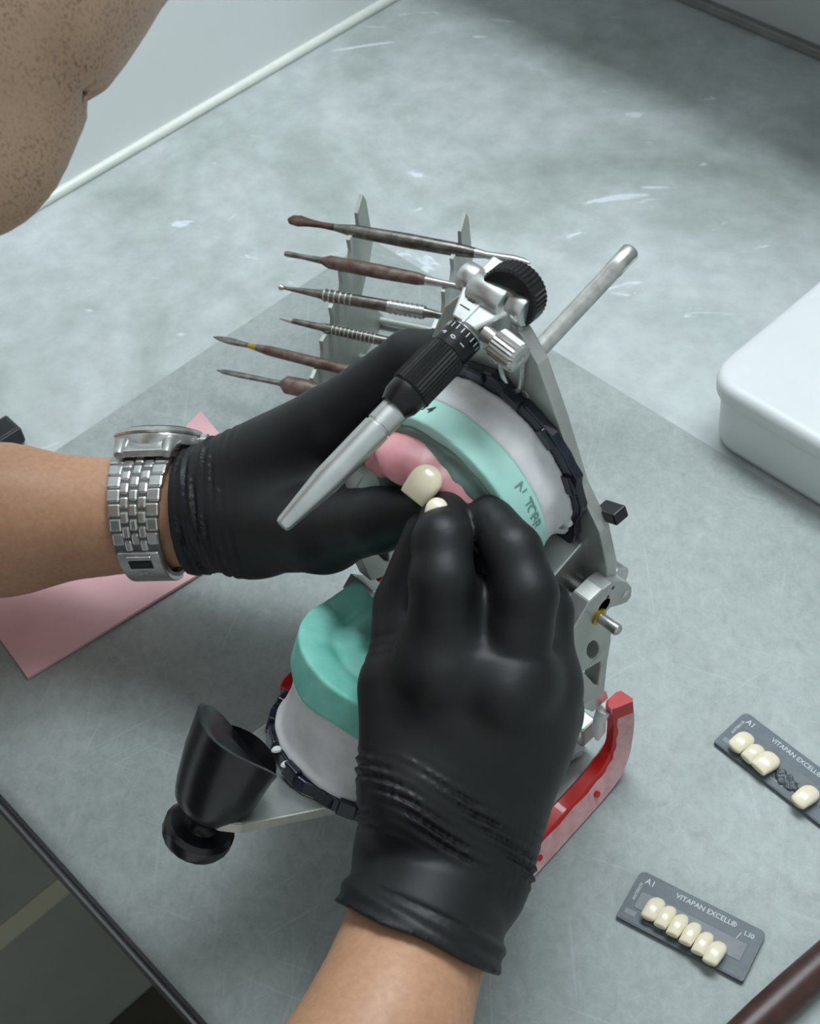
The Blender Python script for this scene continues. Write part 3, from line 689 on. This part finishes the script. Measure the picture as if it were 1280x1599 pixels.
# upper cast (occlusal side faces -Y)
uc = thing('upper_dental_cast', UP(2, 29, 0), 'mint green and white plaster dental cast on the raised upper plate', 'dental cast')
cx, cu = 3.0, 38.0
def loc_up(P): return P[..., 0]-(H[0]+cx), P[..., 2]-(H[2]+cu), -(P[..., 1]-H[1])
def f_stone(P):
    x, y, n = loc_up(P); s = 1+.0025*(n-16)
    return slab(dshape(x/s, y/s, 34.5, 31.5, 12), n, 15.2, 27.5, 1.0)
def f_sock(P):        # dull land area on the occlusal face
    x, y, n = loc_up(P); d = dshape(x, y, 31.5, 28.5, 11)
    arch = np.abs(np.sqrt((x/1.0)**2+(y+4)**2)-26)-3
    return smin(slab(d, n, 24, 28.6+.5*np.sin(x*.35)*np.sin(y*.3), .8), smax(arch, np.abs(n-28)-4.5, 3.0), 3.0)+wob(P, .35, .35)
def f_plast(P):
    x, y, n = loc_up(P); r = 33.4+1.6*np.exp(-((n-4.2)/1.5)**2)-.8*np.exp(-((n-9)/3)**2)
    return slab(dshape(x, y-.6, r, r-2.5, 14), n, 3.4, 15.6, .7)+wob(P, .2, .4)
lo_, hi_ = UP(-42, -2, 50), UP(46, 74, 1)
V, F = surfnet(f_plast, lo_, hi_, 1.0); fast('plaster_mount', V, F, 'plaster', uc)
V, F = surfnet(f_stone, lo_, hi_, 1.0); st_ = fast('stone_model', V, F, 'stone', uc)
MT['stonegrey'] = pm('grey_green_stone_land', (116, 138, 130), (92, 112, 106), .6, 0, scale=60)
V, F = surfnet(f_sock, lo_, hi_, .9); tag(fast('model_ridge', V, F, 'stonegrey', st_), 'grey-green ridge on the face of the cast')
def wavy_plate(c, ax, r, thick, n=60):
    ax = [np.asarray(a) for a in ax]; o = []
    for i in range(n):
        a = 2*math.pi*i/n; rr = r*(1+.025*math.sin(9*a)+.015*math.sin(17*a+1)+(.06 if math.sin(3*a) > .86 else 0))
        o.append(np.asarray(c)+ax[0]*math.cos(a)*rr+ax[1]*math.sin(a)*rr)
    return MB().prism(o, ax[2]*thick)
wavy_plate(UP(cx, cu+1, 0.1), (X_, Z_, -Y_), 37.5, 3.6).build('mounting_plate', 'navy', uc, smooth=False, bevel=.7)
for a in (20, 48, 75, 100, 140):
    q = UP(cx+35.6*math.cos(math.radians(a)), cu+1+35.6*math.sin(math.radians(a)), 3.6)
    MB().box(q, (3.6, 2.0, 1.4), (unit((-math.sin(math.radians(a)), 0, math.cos(math.radians(a)))), unit((math.cos(math.radians(a)), 0, math.sin(math.radians(a)))), Y_)).build('mounting_lug', 'navy', uc, smooth=False, bevel=.5)
q = onX((878, 806), 131); MB().lathe(q, (.5, -.7, .5), [(4, -3), (4.2, 1), (2.2, 1.6)], 16).build('fixing_screw', 'alu', uc)
def on_rim(a, n, r=37.3): 
    s = 1+.0025*(n-16); c_, s_ = math.cos(a), math.sin(a); rr = 1/math.sqrt((c_/34.5)**2+(s_/31.5)**2)*s+.06
    p = UP(cx+rr*c_, cu+rr*s_, n); nn = unit((c_/34.5, 0, s_/31.5)); tt = unit(np.array([s_, 0, -c_])); return p, tt, nn
def wr(s, a0, a1, n, size, mat, flip=1):
    for k, ch in enumerate(s):
        if ch == ' ': continue
        a = a0+(a1-a0)*k/max(1, len(s)-1); p, tt, nn = on_rim(a, n)
        text('handwriting', ch, size, p, (tt*flip, np.cross(nn, tt*flip)), mat, uc, .04)
wr('N TOBR', math.radians(36), math.radians(13), 19.5, 5.2, 'pencil')
wr('1884', math.radians(126), math.radians(108), 21.0, 5.0, 'ink')

# wax try-in rim on the upper cast
wr_ = thing('denture_wax_up', UP(2, 55, 30), 'pink wax gum contour built up on the face of the upper cast', 'wax model')
def f_wax(P):
    x, y, n = loc_up(P); x = x+1.0; y = y+2.6; ang = np.arctan2(y+4, x); rad = np.sqrt(x**2+(y+4)**2)
    hi = 36.5+2.2*np.exp(-((x-1)/9)**2)-2.0*np.exp(-((x+2)/3.2)**2)
    d = smax(np.abs(rad-25.5)-(6.2-(n-28)*.18), np.maximum(n-hi, 26-n), 3.2)
    d = smin(d, ell(P, UP(-5.0, 56.5, 35.5), (9.5, 7.0, 5.0)), 6)
    return smax(d, -(y-2+.05*x), 3.0)+wob(P, .25, .25)
V, F = surfnet(f_wax, UP(-38, 20, 46), UP(42, 68, 22), .8); fast('wax_body', V, F, 'wax', wr_)
tdir = unit(onP((648, 772), UP(0, 0, 39), Y_)-onP((676, 742), UP(0, 0, 39), Y_))
tc = onP((662, 755), UP(0, 0, 40.5), Y_)
ty = unit(RGT*.62+UPV*.78); tz = unit(-FWD+.2*UPV-ty*ty.dot(-FWD+.2*UPV)); tx = np.cross(ty, tz)
put_tooth(tc, (tx, ty, tz), 12.2, 9.6, 5.4, 'single large ivory tooth set into the pink wax rim')
t2 = onP((684, 787), UP(0, 0, 44), Y_)
ty = unit(UPV+.25*RGT); tz = unit(-FWD-ty*ty.dot(-FWD)); tx = np.cross(ty, tz)
put_tooth(t2-ty*2.6, (tx, ty, tz), 9.0, 6.6, 4.6, 'small ivory tooth held at the tips of the gloved fingers')

# lower cast
lc = thing('lower_dental_cast', LO(8, 83, 4), 'sea green and white plaster dental cast standing on the lower plate', 'dental cast')
LC = np.array([8.0, 83.0])
def loc_lo(P):
    r = P-O.astype(np.float32); return r[..., 0]-LC[0], r@Fv.astype(np.float32)-LC[1], r@Uv.astype(np.float32)
def top_h(x, y):
    rad = np.sqrt(x**2+(y+6)**2)
    rim = 49.0
    groove = -2.5*np.exp(-((rad-27)/3.5)**2); ridge = 2.2*np.exp(-((rad-20)/4.0)**2)
    bowl = -4.5*np.exp(-((x/13)**2+((y+2)/12)**2))
    heel = 8*np.clip((-y+4)/14, 0, 1.2)**1.5*np.clip(np.abs(x)/26, 0, 1)**1.5
    rug = .6*np.sin(x*.55+y*.25)*np.exp(-(rad/24)**4)
    return rim+groove+ridge+bowl+heel+rug
def f_low(P):
    x, y, u = loc_lo(P); h = top_h(x, y)
    return smax(dshape(x, y, 36.5+.03*(u-36), 36.5, 10), np.maximum((u-h)*.85, 35.5+.9*np.sin(x*.2)-u), 1.0)
def f_lowp(P):
    x, y, u = loc_lo(P); r = 34.2-.8*np.sin((u-8)/28*3.14)+1.2*np.exp(-((u-11)/1.6)**2)
    return slab(dshape(x, y, r, r, 20), u, 9.2, 37, .9)+wob(P, .16, .7)
b0 = np.array([62, -166, 4.0]); b1 = np.array([148, -60, 118.0])
V, F = surfnet(f_lowp, b0, b1, 1.1); fast('plaster_mount', V, F, 'plaster', lc)
V, F = surfnet(f_low, b0, b1, .9); fast('stone_model', V, F, 'stonelow', lc)
wavy_plate(LO(LC[0], LC[1]-1, 4.1), (X_, Fv, Uv), 36.5, 5.4).build('mounting_plate', 'navy', lc, smooth=False, bevel=.7)
for a in (58, 95, 120, 140, 160, 178):
    q = LO(LC[0]+35.8*math.cos(math.radians(a)), LC[1]-1+35.8*math.sin(math.radians(a)), 8)
    e1_ = X_*math.cos(math.radians(a))+Fv*math.sin(math.radians(a)); e2_ = -X_*math.sin(math.radians(a))+Fv*math.cos(math.radians(a))
    MB().box(q, (2.4, 3.4, 3.0), (e1_, e2_, Uv)).build('mounting_lug', 'navy', lc, smooth=False, bevel=.6)
for a in (100, 112):
    q = LO(LC[0]+37*math.cos(math.radians(a)), LC[1]-1+37*math.sin(math.radians(a)), 9.4); MB().lathe(q, Uv, [(2.4, -.4), (2.0, .3), (.5, .5)], 14, ell=(1, .6)).build('plaster_drip', 'plaster', lc)

# ================================================================== the person
per = thing('person', (40, -390, FZ), 'person in black gloves leaning over the bench, working on the articulator', 'person')
def J(x, y, z): return at(x, y, z)
# --- left hand joints (picture position, height)
LWr = J(285, 803, 66); LEl = J(0, 812, 62)+(J(0, 812, 62)-J(285, 803, 66))*.85
adir = unit(LWr-J(0, 812, 62))
def glove_left():
    wr0 = LWr; wide = unit(FWD-adir*adir.dot(FWD))
    im = J(508, 662, 122); ip = J(640, 562, 152); idp = J(700, 556, 160); it = J(742, 590, 155)
    mm = im+FWD*15+J(0, 0, 0)*0-UPV*3; mp = J(590, 668, 126)+FWD*6; md = J(625, 690, 122)+FWD*14; mt = J(680, 660, 130)+FWD*22
    rm = im+FWD*32-UPV*8-adir*3; rp = rm+adir*26+FWD*4-UPV*4; rd_ = rp+adir*20+FWD*2-UPV*6; rt_ = rd_+adir*8-UPV*14
    pm_ = im+FWD*46-UPV*16-adir*9; pp = pm_+adir*20-UPV*6; pdp = pp+adir*14-UPV*8; ptp = pdp+adir*4-UPV*12
    tcm = J(395, 815, 80); tm = J(505, 826, 104); ti = J(590, 812, 126); tt = J(662, 798, 138)
    def fn(P):
        pal = rc(P, wr0, im, 21, 13.5)
        pal = smin(pal, rc(P, wr0+wide*5, rm, 20, 11), 9)
        pal = smin(pal, rc(P, wr0+wide*8, pm_, 17, 10), 9)
        pal = smin(pal, rc(P, wr0, mm, 20, 13), 9)
        pal = smin(pal, rc(P, wr0, tcm, 21, 20), 9)
        pal = smin(pal, rc(P, tcm, tm, 20, 15.5), 9)
        pal = smin(pal, rc(P, J(430, 745, 95), J(500, 745, 108)+FWD*5, 15, 11), 10)
        pal = smin(pal, rc(P, wr0-adir*3, wr0+adir*6, 22, 22), 4)
        th = smin(rc(P, tm, ti, 14.5, 11.2), rc(P, ti, tt, 11.2, 8.2), 2)
        ind = smin(smin(rc(P, im, ip, 12.5, 10.4), rc(P, ip, idp, 10.4, 9.4), 2), rc(P, idp, it, 9.4, 7.6), 2)
        mid = smin(smin(rc(P, mm, mp, 12, 10.0), rc(P, mp, md, 10, 9.2), 2), rc(P, md, mt, 9.2, 7.6), 2)
        rin = smin(smin(rc(P, rm, rp, 10.5, 9.4), rc(P, rp, rd_, 9.4, 8.4), 2), rc(P, rd_, rt_, 8.4, 7), 2)
        pin_ = smin(smin(rc(P, pm_, pp, 9, 8), rc(P, pp, pdp, 8, 7.2), 2), rc(P, pdp, ptp, 7.2, 6.2), 2)
        d = smin(pal, th, 6)
        for f_ in (ind, mid, rin, pin_): d = smin(d, f_, 3.5)
        s = (P-wr0.astype(np.float32))@adir.astype(np.float32)
        v = (P-wr0.astype(np.float32))@UPV.astype(np.float32)
        msk = np.clip((s-3)/3, 0, 1)*np.clip((36-s)/20, 0, 1)
        d = d-msk*(1.5*np.sin(s*1.5+.05*v+1.2*np.sin(v*.10))*(.6+.4*np.sin(v*.2+s*.5)))
        # joint creases on the index finger and thumb
        for (c_, ax_, r_) in ((ip+(im-ip)*.30, unit(ip-im), 16), (ip+(im-ip)*.55, unit(ip-im), 16), (ti+(tm-ti)*.25, unit(ti-tm), 15), (ti+(tm-ti)*.42, unit(ti-tm), 15)):
            q = P-c_.astype(np.float32); sl = q@ax_.astype(np.float32); d = d+.7*np.exp(-(sl/.8)**2)*np.clip(1.6-np.linalg.norm(q, axis=-1)/r_, 0, 1)*np.clip(.5+.5*np.sin((q@FWD.astype(np.float32))*.35+1), 0, 1)
        # cuff with rolled rim
        cut = -(s-2.5+.02*v); roll = np.sqrt((np.linalg.norm((P-wr0.astype(np.float32))-s[..., None]*adir.astype(np.float32), axis=-1)-22.3)**2+(s-3.3+.02*v)**2)-1.1
        d = smax(d, cut, .8)
        return smin(d, roll, .8)
    allp = np.array([wr0, im, ip, idp, it, mp, mt, rp, rt_, pp, ptp, tm, ti, tt]); return fn, allp
fnL, apL = glove_left()
V, F = surfnet(fnL, apL.min(0)-27, apL.max(0)+24, 1.15); tag(fast('glove', relax(V, F, 2), F, 'glove', per), 'black glove on the hand gripping the raised upper cast')
# --- right hand
RWr = J(690, 1345, 74); rdir = unit(J(690, 1345, 74)-J(604, 1599, 84)); 
def glove_right():
    wr0 = RWr
    im = J(692, 1030, 132); ip = J(690, 905, 158); idp = J(690, 845, 163); it = J(694, 806, 157)
    mm = J(795, 1062, 128); mp = J(820, 928, 151); mdp = J(799, 862, 157); mt = J(764, 812, 157)
    rm = J(842, 1070, 114); rp = J(846, 955, 122); rdp = J(825, 925, 106); rt_ = J(795, 930, 94)
    pm_ = J(850, 1112, 98); pp = J(852, 1030, 96); pdp = J(825, 1000, 84); pt_ = J(805, 1005, 76)
    tcm = J(652, 1230, 104); tm = J(630, 1075, 116); ti = J(632, 945, 126); tt = J(668, 835, 144)
    def fn(P):
        pal = rc(P, wr0, im, 25, 15)
        pal = smin(pal, rc(P, wr0, mm, 25, 14.5), 10)
        pal = smin(pal, rc(P, wr0, rm, 24, 13.5), 10)
        pal = smin(pal, rc(P, wr0+X_*2, pm_, 22, 12), 10)
        pal = smin(pal, rc(P, wr0, tcm, 24, 17), 8)
        pal = smin(pal, rc(P, tcm, tm, 17, 14), 8)
        for kk in (im, mm): pal = smin(pal, rc(P, kk-FWD*5.8+rdir*1, kk-FWD*5-rdir*6, 9.2, 8.6), 6)
        pal = smin(pal, rc(P, im, mm, 13.5, 13.5), 6); pal = smin(pal, rc(P, J(716, 940, 142), J(796, 962, 140), 10.5, 10.5), 5)
        pal = smin(pal, rc(P, J(720, 1150, 110), J(800, 1150, 104), 16, 16), 10)
        th = smin(smin(rc(P, tcm, tm, 16, 13), rc(P, tm, ti, 13, 10), 2), rc(P, ti, tt, 10, 8), 2)
        ind = smin(smin(rc(P, im, ip, 12.0, 9.7), rc(P, ip, idp, 9.7, 9.0), 2), rc(P, idp, it, 9.0, 7.8), 2)
        mid = smin(smin(rc(P, mm, mp, 12.0, 9.9), rc(P, mp, mdp, 9.9, 9.2), 2), rc(P, mdp, mt, 9.2, 7.8), 2)
        rin = smin(smin(rc(P, rm, rp, 11.5, 10), rc(P, rp, rdp, 10, 9), 2), rc(P, rdp, rt_, 9, 7.6), 2)
        pin_ = smin(smin(rc(P, pm_, pp, 10.5, 9), rc(P, pp, pdp, 9, 8), 2), rc(P, pdp, pt_, 8, 6.6), 2)
        th = np.minimum(th, rc(P, J(738, 915, 132), J(742, 862, 138), 8, 6.5))
        d = smin(pal, ind, 5); d = smin(d, mid, 1.6); d = smin(d, rin, 5); d = smin(d, pin_, 5); d = smin(d, th, 4)
        q = P-wr0.astype(np.float32); s = q@rdir.astype(np.float32); lat = q@RGT.astype(np.float32)
        nc = unit(-FWD+rdir*rdir.dot(FWD)).astype(np.float32); sc = s+.60*(q@nc)
        msk = np.clip((sc+4)/5, 0, 1)*np.clip((27-sc)/9, 0, 1)
        d = d-msk*(1.35*np.sin(sc*1.75+1.6*np.sin(lat*.09)+.8*np.sin(lat*.21+1))*(.55+.45*np.sin(lat*.17+sc*.35)))
        # knuckle webs and thumb-side creases
        for (c_, ax_, r_) in ((tm+(ti-tm)*.3, unit(ti-tm), 14), (tm+(ti-tm)*.42, unit(ti-tm), 14), (tm+(ti-tm)*.54, unit(ti-tm), 14), (mm+(mp-mm)*.42, unit(mp-mm), 13)):
            q2 = P-c_.astype(np.float32); d = d+.6*np.exp(-((q2@ax_.astype(np.float32))/.8)**2)*np.clip(1.6-np.linalg.norm(q2, axis=-1)/r_, 0, 1)
        # cuff: folded band and open edge, slanting
        sl = sc
        rad = np.linalg.norm(q-s[..., None]*rdir.astype(np.float32), axis=-1)
        cuff = smax(rc(P, wr0-rdir*55, wr0+rdir*4, 27.0, 24.8), sl-2, 2)
        fold = smax(rc(P, wr0-rdir*55, wr0-rdir*2, 28.0, 26.5)-.5*np.sin(sl*.9+lat*.1), sl+19, .8)
        d = smin(d, cuff, 3); d = smin(d, fold, .7)
        return smax(d, -(sl+30.0+.5*np.sin(lat*.25)), .8)
    allp = np.array([wr0, wr0-rdir*50, im, ip, it, mp, mt, rp, rt_, pp, pt_, pm_, tm, ti, tt]); return fn, allp
fnR, apR = glove_right()
V, F = surfnet(fnR, apR.min(0)-30, apR.max(0)+28, 1.0); tag(fast('glove', relax(V, F, 2), F, 'glove', per), 'black glove on the hand placing the small tooth')

# --- body: head, neck, torso and arms in one surface
REl = RWr-rdir*235+np.array([-20, -40, 0])
shL = np.array([-170, -420, 250.0]); shR = np.array([215, -450, 265.0]); nk = np.array([30, -400, 300.0])
hs = unit((.80, -.25, .55)); hh = unit(np.array([.18, .72, .62])-hs*hs.dot((.18, .72, .62))); hn = np.cross(hh, hs); hn = hn if hn[2] < 0 else -hn
def rotv(v, k, a): v = np.asarray(v); return v*math.cos(a)+np.cross(k, v)*math.sin(a)+k*np.dot(k, v)*(1-math.cos(a))
hs, hh, hn = (rotv(v, unit(FWD), math.radians(-15)) for v in (hs, hh, hn))
chin = atd(90, 305, 345)
def HP(s, h, n): return chin+hs*s+hh*h+hn*n
def head(P):
    A = (hs, hh, hn)
    d = ell(P, HP(-38, 112, -68), (72, 92, 88), A)                     # cranium
    d = smin(d, ell(P, HP(-38, 55, -50), (60, 66, 58), A), 24)         # face block
    d = smin(d, rc(P, HP(-38, 10, -26), HP(6, 30, -78), 20, 14), 22)   # jaw lines
    d = smin(d, rc(P, HP(-38, 10, -26), HP(-82, 30, -78), 20, 14), 22)
    d = smin(d, ell(P, HP(-38, 10, -20), (20, 15, 14), A), 12)          # chin
    d = smin(d, ell(P, HP(-38, 40, -6), (22, 9, 8), A), 7)              # lips
    d = smin(d, rc(P, HP(-38, 104, 2), HP(-38, 78, 12), 7, 9), 8)      # nose
    d = smax(d, -ell(P, HP(-38, 31, 2), (24, 2.2, 6), A), 2.5)
    for s in (-1, 1):
        d = smax(d, -ell(P, HP(-38+s*30, 96, 4), (14, 9, 8), A), 8)
        d = smin(d, ell(P, HP(-38+s*72, 78, -70), (8, 30, 18), A), 5)
    return d
neck0 = HP(-38, 45, -85)
def body(P):
    d = smin(rc(P, J(285, 803, 66)+adir*14, J(0, 812, 62), 19.5, 28.5), rc(P, J(0, 812, 62), LEl, 28.5, 36), 14)
    d = smin(d, rc(P, LEl, shL, 40, 52), 14)
    r_ = rc(P, RWr+rdir*10, RWr-rdir*60, 20.5, 24.2); r_ = smin(r_, rc(P, RWr-rdir*60, REl, 24.2, 40), 3); r_ = smin(r_, rc(P, REl, shR, 42, 54), 14)
    d = np.minimum(d, r_)
    t_ = rc(P, (shL+shR)/2+np.array([0, -30, -30]), np.array([30, -520, -150.0]), 105, 120)
    t_ = smin(t_, rc(P, shL, shR, 55, 55), 40)
    d = smin(d, t_, 30)
    d = smin(d, rc(P, nk, neck0, 56, 50), 35)
    return smin(d, head(P), 16)
V, F = surfnet(body, (-300, -680, -300), (360, -20, 640), 4.6)
bo = fast('body', V, F, 'skin', per)
bo.data.materials.append(MT['face'])
cen = V[F].mean(1); fm = (head(cen.astype(np.float32)) < 4).astype(int); bo.data.polygons.foreach_set('material_index', fm.tolist())
def shirt(P):
    d = rc(P, (shL+shR)/2+np.array([0, -30, -30]), np.array([30, -520, -150.0]), 109, 124)
    d = smin(d, rc(P, shL, shR, 59, 59), 40); d = smin(d, rc(P, shL, shL+(LEl-shL)*.55, 58, 52), 20); d = smin(d, rc(P, shR, shR+(REl-shR)*.5, 60, 54), 20)
    return smax(d, -rc(P, nk, neck0, 60, 60), 4)
V, F = surfnet(shirt, (-320, -700, -320), (380, -270, 420), 6.0); fast('t_shirt', V, F, 'cloth', per)
def hairf(P):
    A = (hs, hh, hn); d = ell(P, HP(-38, 118, -72), (77, 93, 90), A)
    return smax(d, -ell(P, HP(-38, 70, -5), (90, 95, 62), A), 8)
V, F = surfnet(hairf, HP(-38, 110, -70)-120, HP(-38, 110, -70)+120, 5.0); fast('hair', V, F, 'hair', per)
for s in (-1, 1):
    V, F = surfnet(lambda P: ell(P, HP(-38+s*30, 95, -8), (11, 11, 11)), HP(-38+s*30, 95, -8)-14, HP(-38+s*30, 95, -8)+14, 2.0); fast('eye', V, F, 'eye', per)

# ================================================================== wristwatch
wc = J(242, 801, 66.0); wa = adir
wu = unit(UPV+.10*FWD-wa*wa.dot(UPV+.10*FWD)); wf = np.cross(wa, wu); wf = wf if wf.dot(FWD) < 0 else -wf   # wu dorsal, wf toward the viewer
wt = thing('wristwatch', wc-wu*28, 'steel wristwatch with five-piece link bracelet on the bare wrist', 'watch')
ra, rb = 25.2, 25.8          # dorsal and side radii of the strap loop
def loop(a): return wc+wu*math.cos(a)*ra+wf*math.sin(a)*rb
def lax(a):
    t = unit(-wu*math.sin(a)*ra+wf*math.cos(a)*rb); return wa, t, np.cross(wa, t)
cc = wc+wu*27.5+wa*2
MB().lathe(cc-wu*3.0, wu, [(15, 0), (17.6, 1.2), (18.0, 4.2), (17.6, 5.6)], 48).build('watch_case', 'steel', wt, angle=30)
MB().lathe(cc+wu*2.5, wu, [(18.2, 0), (18.4, .8), (16.6, 2.6), (15.0, 2.8)], 72, teeth=1, depth=.012).build('bezel', 'steel', wt, angle=25)
MB().lathe(cc+wu*5.0, wu, [(15.0, 0), (14.2, .8), (8, 1.1)], 40).build('crystal', 'glass', wt)
MB().lathe(cc+wa*17.5+wu*.5+wf*2, wa, [(2.2, 0), (3.0, .6), (3.0, 3.2), (2.2, 3.8)], 26, teeth=1, depth=.07).build('crown', 'steel', wt, angle=25)
for s in (-1, 1):
    for s2 in (-1, 1):
        MB().tube([cc+wa*s*9.5+wf*s2*12-wu*1, cc+wa*s*9.6+wf*s2*18-wu*3, cc+wa*s*9.6+wf*s2*21.5-wu*7], [3.4, 3.0, 2.0], 10).build('lug', 'steel', wt)
hw0 = 12.0
MT['bandshadow'] = pm('link_gap_shade', (120, 121, 119), (100, 101, 99), .4, .7)  # darker steel tone paints the shade between the bracelet links
V = []; F = []; aas = np.linspace(.62, 2*math.pi-.62, 60)
for a in aas:
    ax = lax(a); o_ = unit(loop(a)-wc); tp = 1-.16*(1-abs(a-math.pi)/math.pi*1.0)
    for (q, r_) in ((-1, -1.2), (-1, .6), (1, .6), (1, -1.2)): V.append(loop(a)+wa*q*hw0*.88*(1-.03*(2.5-abs(a-math.pi))/.222*.6)+o_*r_)
for k in range(len(aas)-1):
    for i in range(4):
        j = (i+1) % 4; F.append((k*4+i, k*4+j, (k+1)*4+j, (k+1)*4+i))
F.append((0, 1, 2, 3)); F.append(tuple((len(aas)-1)*4+i for i in range(4)))
MB().add(V, F).build('bracelet_core', 'bandshadow', wt, angle=60)
for s2 in (-1, 1):
    MB().box(cc+wf*s2*17.6-wu*4.0, (9.0, 4.2, 1.6), (wa, unit(wf*s2-wu*.75), unit(wu+wf*s2*.75))).build('end_link', 'steel', wt, smooth=False, bevel=.6)
meshes = {}
def link_piece(name, key, c, ax, h):
    if key not in meshes:
        o = MB().box((0, 0, 0), h)
        ob = link(name, o.V, o.F, 'steel', None, base=(0, 0, 0), smooth=False, bevel=min(h)*.55, bseg=2); meshes[key] = ob
    else:
        src = meshes[key]; ob = src.copy(); COL.objects.link(ob)
    ob.parent = wt
    m_ = Matrix((ax[0], ax[1], ax[2])).transposed().to_4x4(); m_.translation = Vector((np.asarray(c)-BASE[wt.name])*K); ob.matrix_local = m_
    return ob
n_rows = 23
for sidev in (1, -1):
    a = .72
    for k in range(11):
        a_mid = .74+.222*k
        if sidev > 0 and a_mid > 2.25: break
        if sidev < 0 and a_mid > 2.75: break
        tp = 1-.04*k
        for (off, dn, wdt) in ((-.76, 0, .25), (.76, 0, .25), (0, 0, .165), (-.345, .5, .165), (.345, .5, .165)):
            aa = (a_mid+dn*.222)*sidev; ax = lax(aa); h = (round(hw0*wdt*tp, 2), 2.6 if wdt > .2 else 2.35, 1.4 if wdt > .2 else 1.6)
            link_piece('bracelet_link', (k, wdt), loop(aa)+wa*off*hw0*tp*1.0+ax[2]*.2, ax, h)
cs = []
for a in np.linspace(2.28, 3.55, 12): cs.append(a)
V = []; F = []
for i, a in enumerate(cs):
    ax = lax(a); o_ = ax[2] if np.dot(ax[2], loop(a)-wc) > 0 else -ax[2]; wd_ = 8.6 if i > 0 else 8.2
    for (q, r_) in ((-1, 0.2), (-1, 2.2), (1, 2.2), (1, .2)): V.append(loop(a)+wa*q*wd_+o_*r_)
for k in range(len(cs)-1):
    for i in range(4):
        j = (i+1) % 4; F.append((k*4+i, k*4+j, (k+1)*4+j, (k+1)*4+i))
F.append((0, 1, 2, 3)); F.append(tuple((len(cs)-1)*4+i for i in range(4)))
cl = MB().add(V, F).build('clasp', 'steel', wt, angle=35, bevel=.4)
a = 2.36; ax = lax(a); o_ = unit(loop(a)-wc)
MB().box(loop(a)+o_*2.3, (5.0, .9, .8), (ax[0], ax[1], o_)).build('clasp_latch', 'steel', cl, smooth=False, bevel=.4)
a = 2.50; ax = lax(a); o_ = unit(loop(a)-wc)
MB().box(loop(a)+o_*2.2, (4.6, 2.0, .3), (ax[0], ax[1], o_)).build('clasp_slot', 'blackmetal', cl, smooth=False)
a = 2.70; ax = lax(a); o_ = unit(loop(a)-wc)
text('engraving', 'JVK', 2.6, loop(a)+o_*2.35, (wa, -ax[1]), 'print', cl)
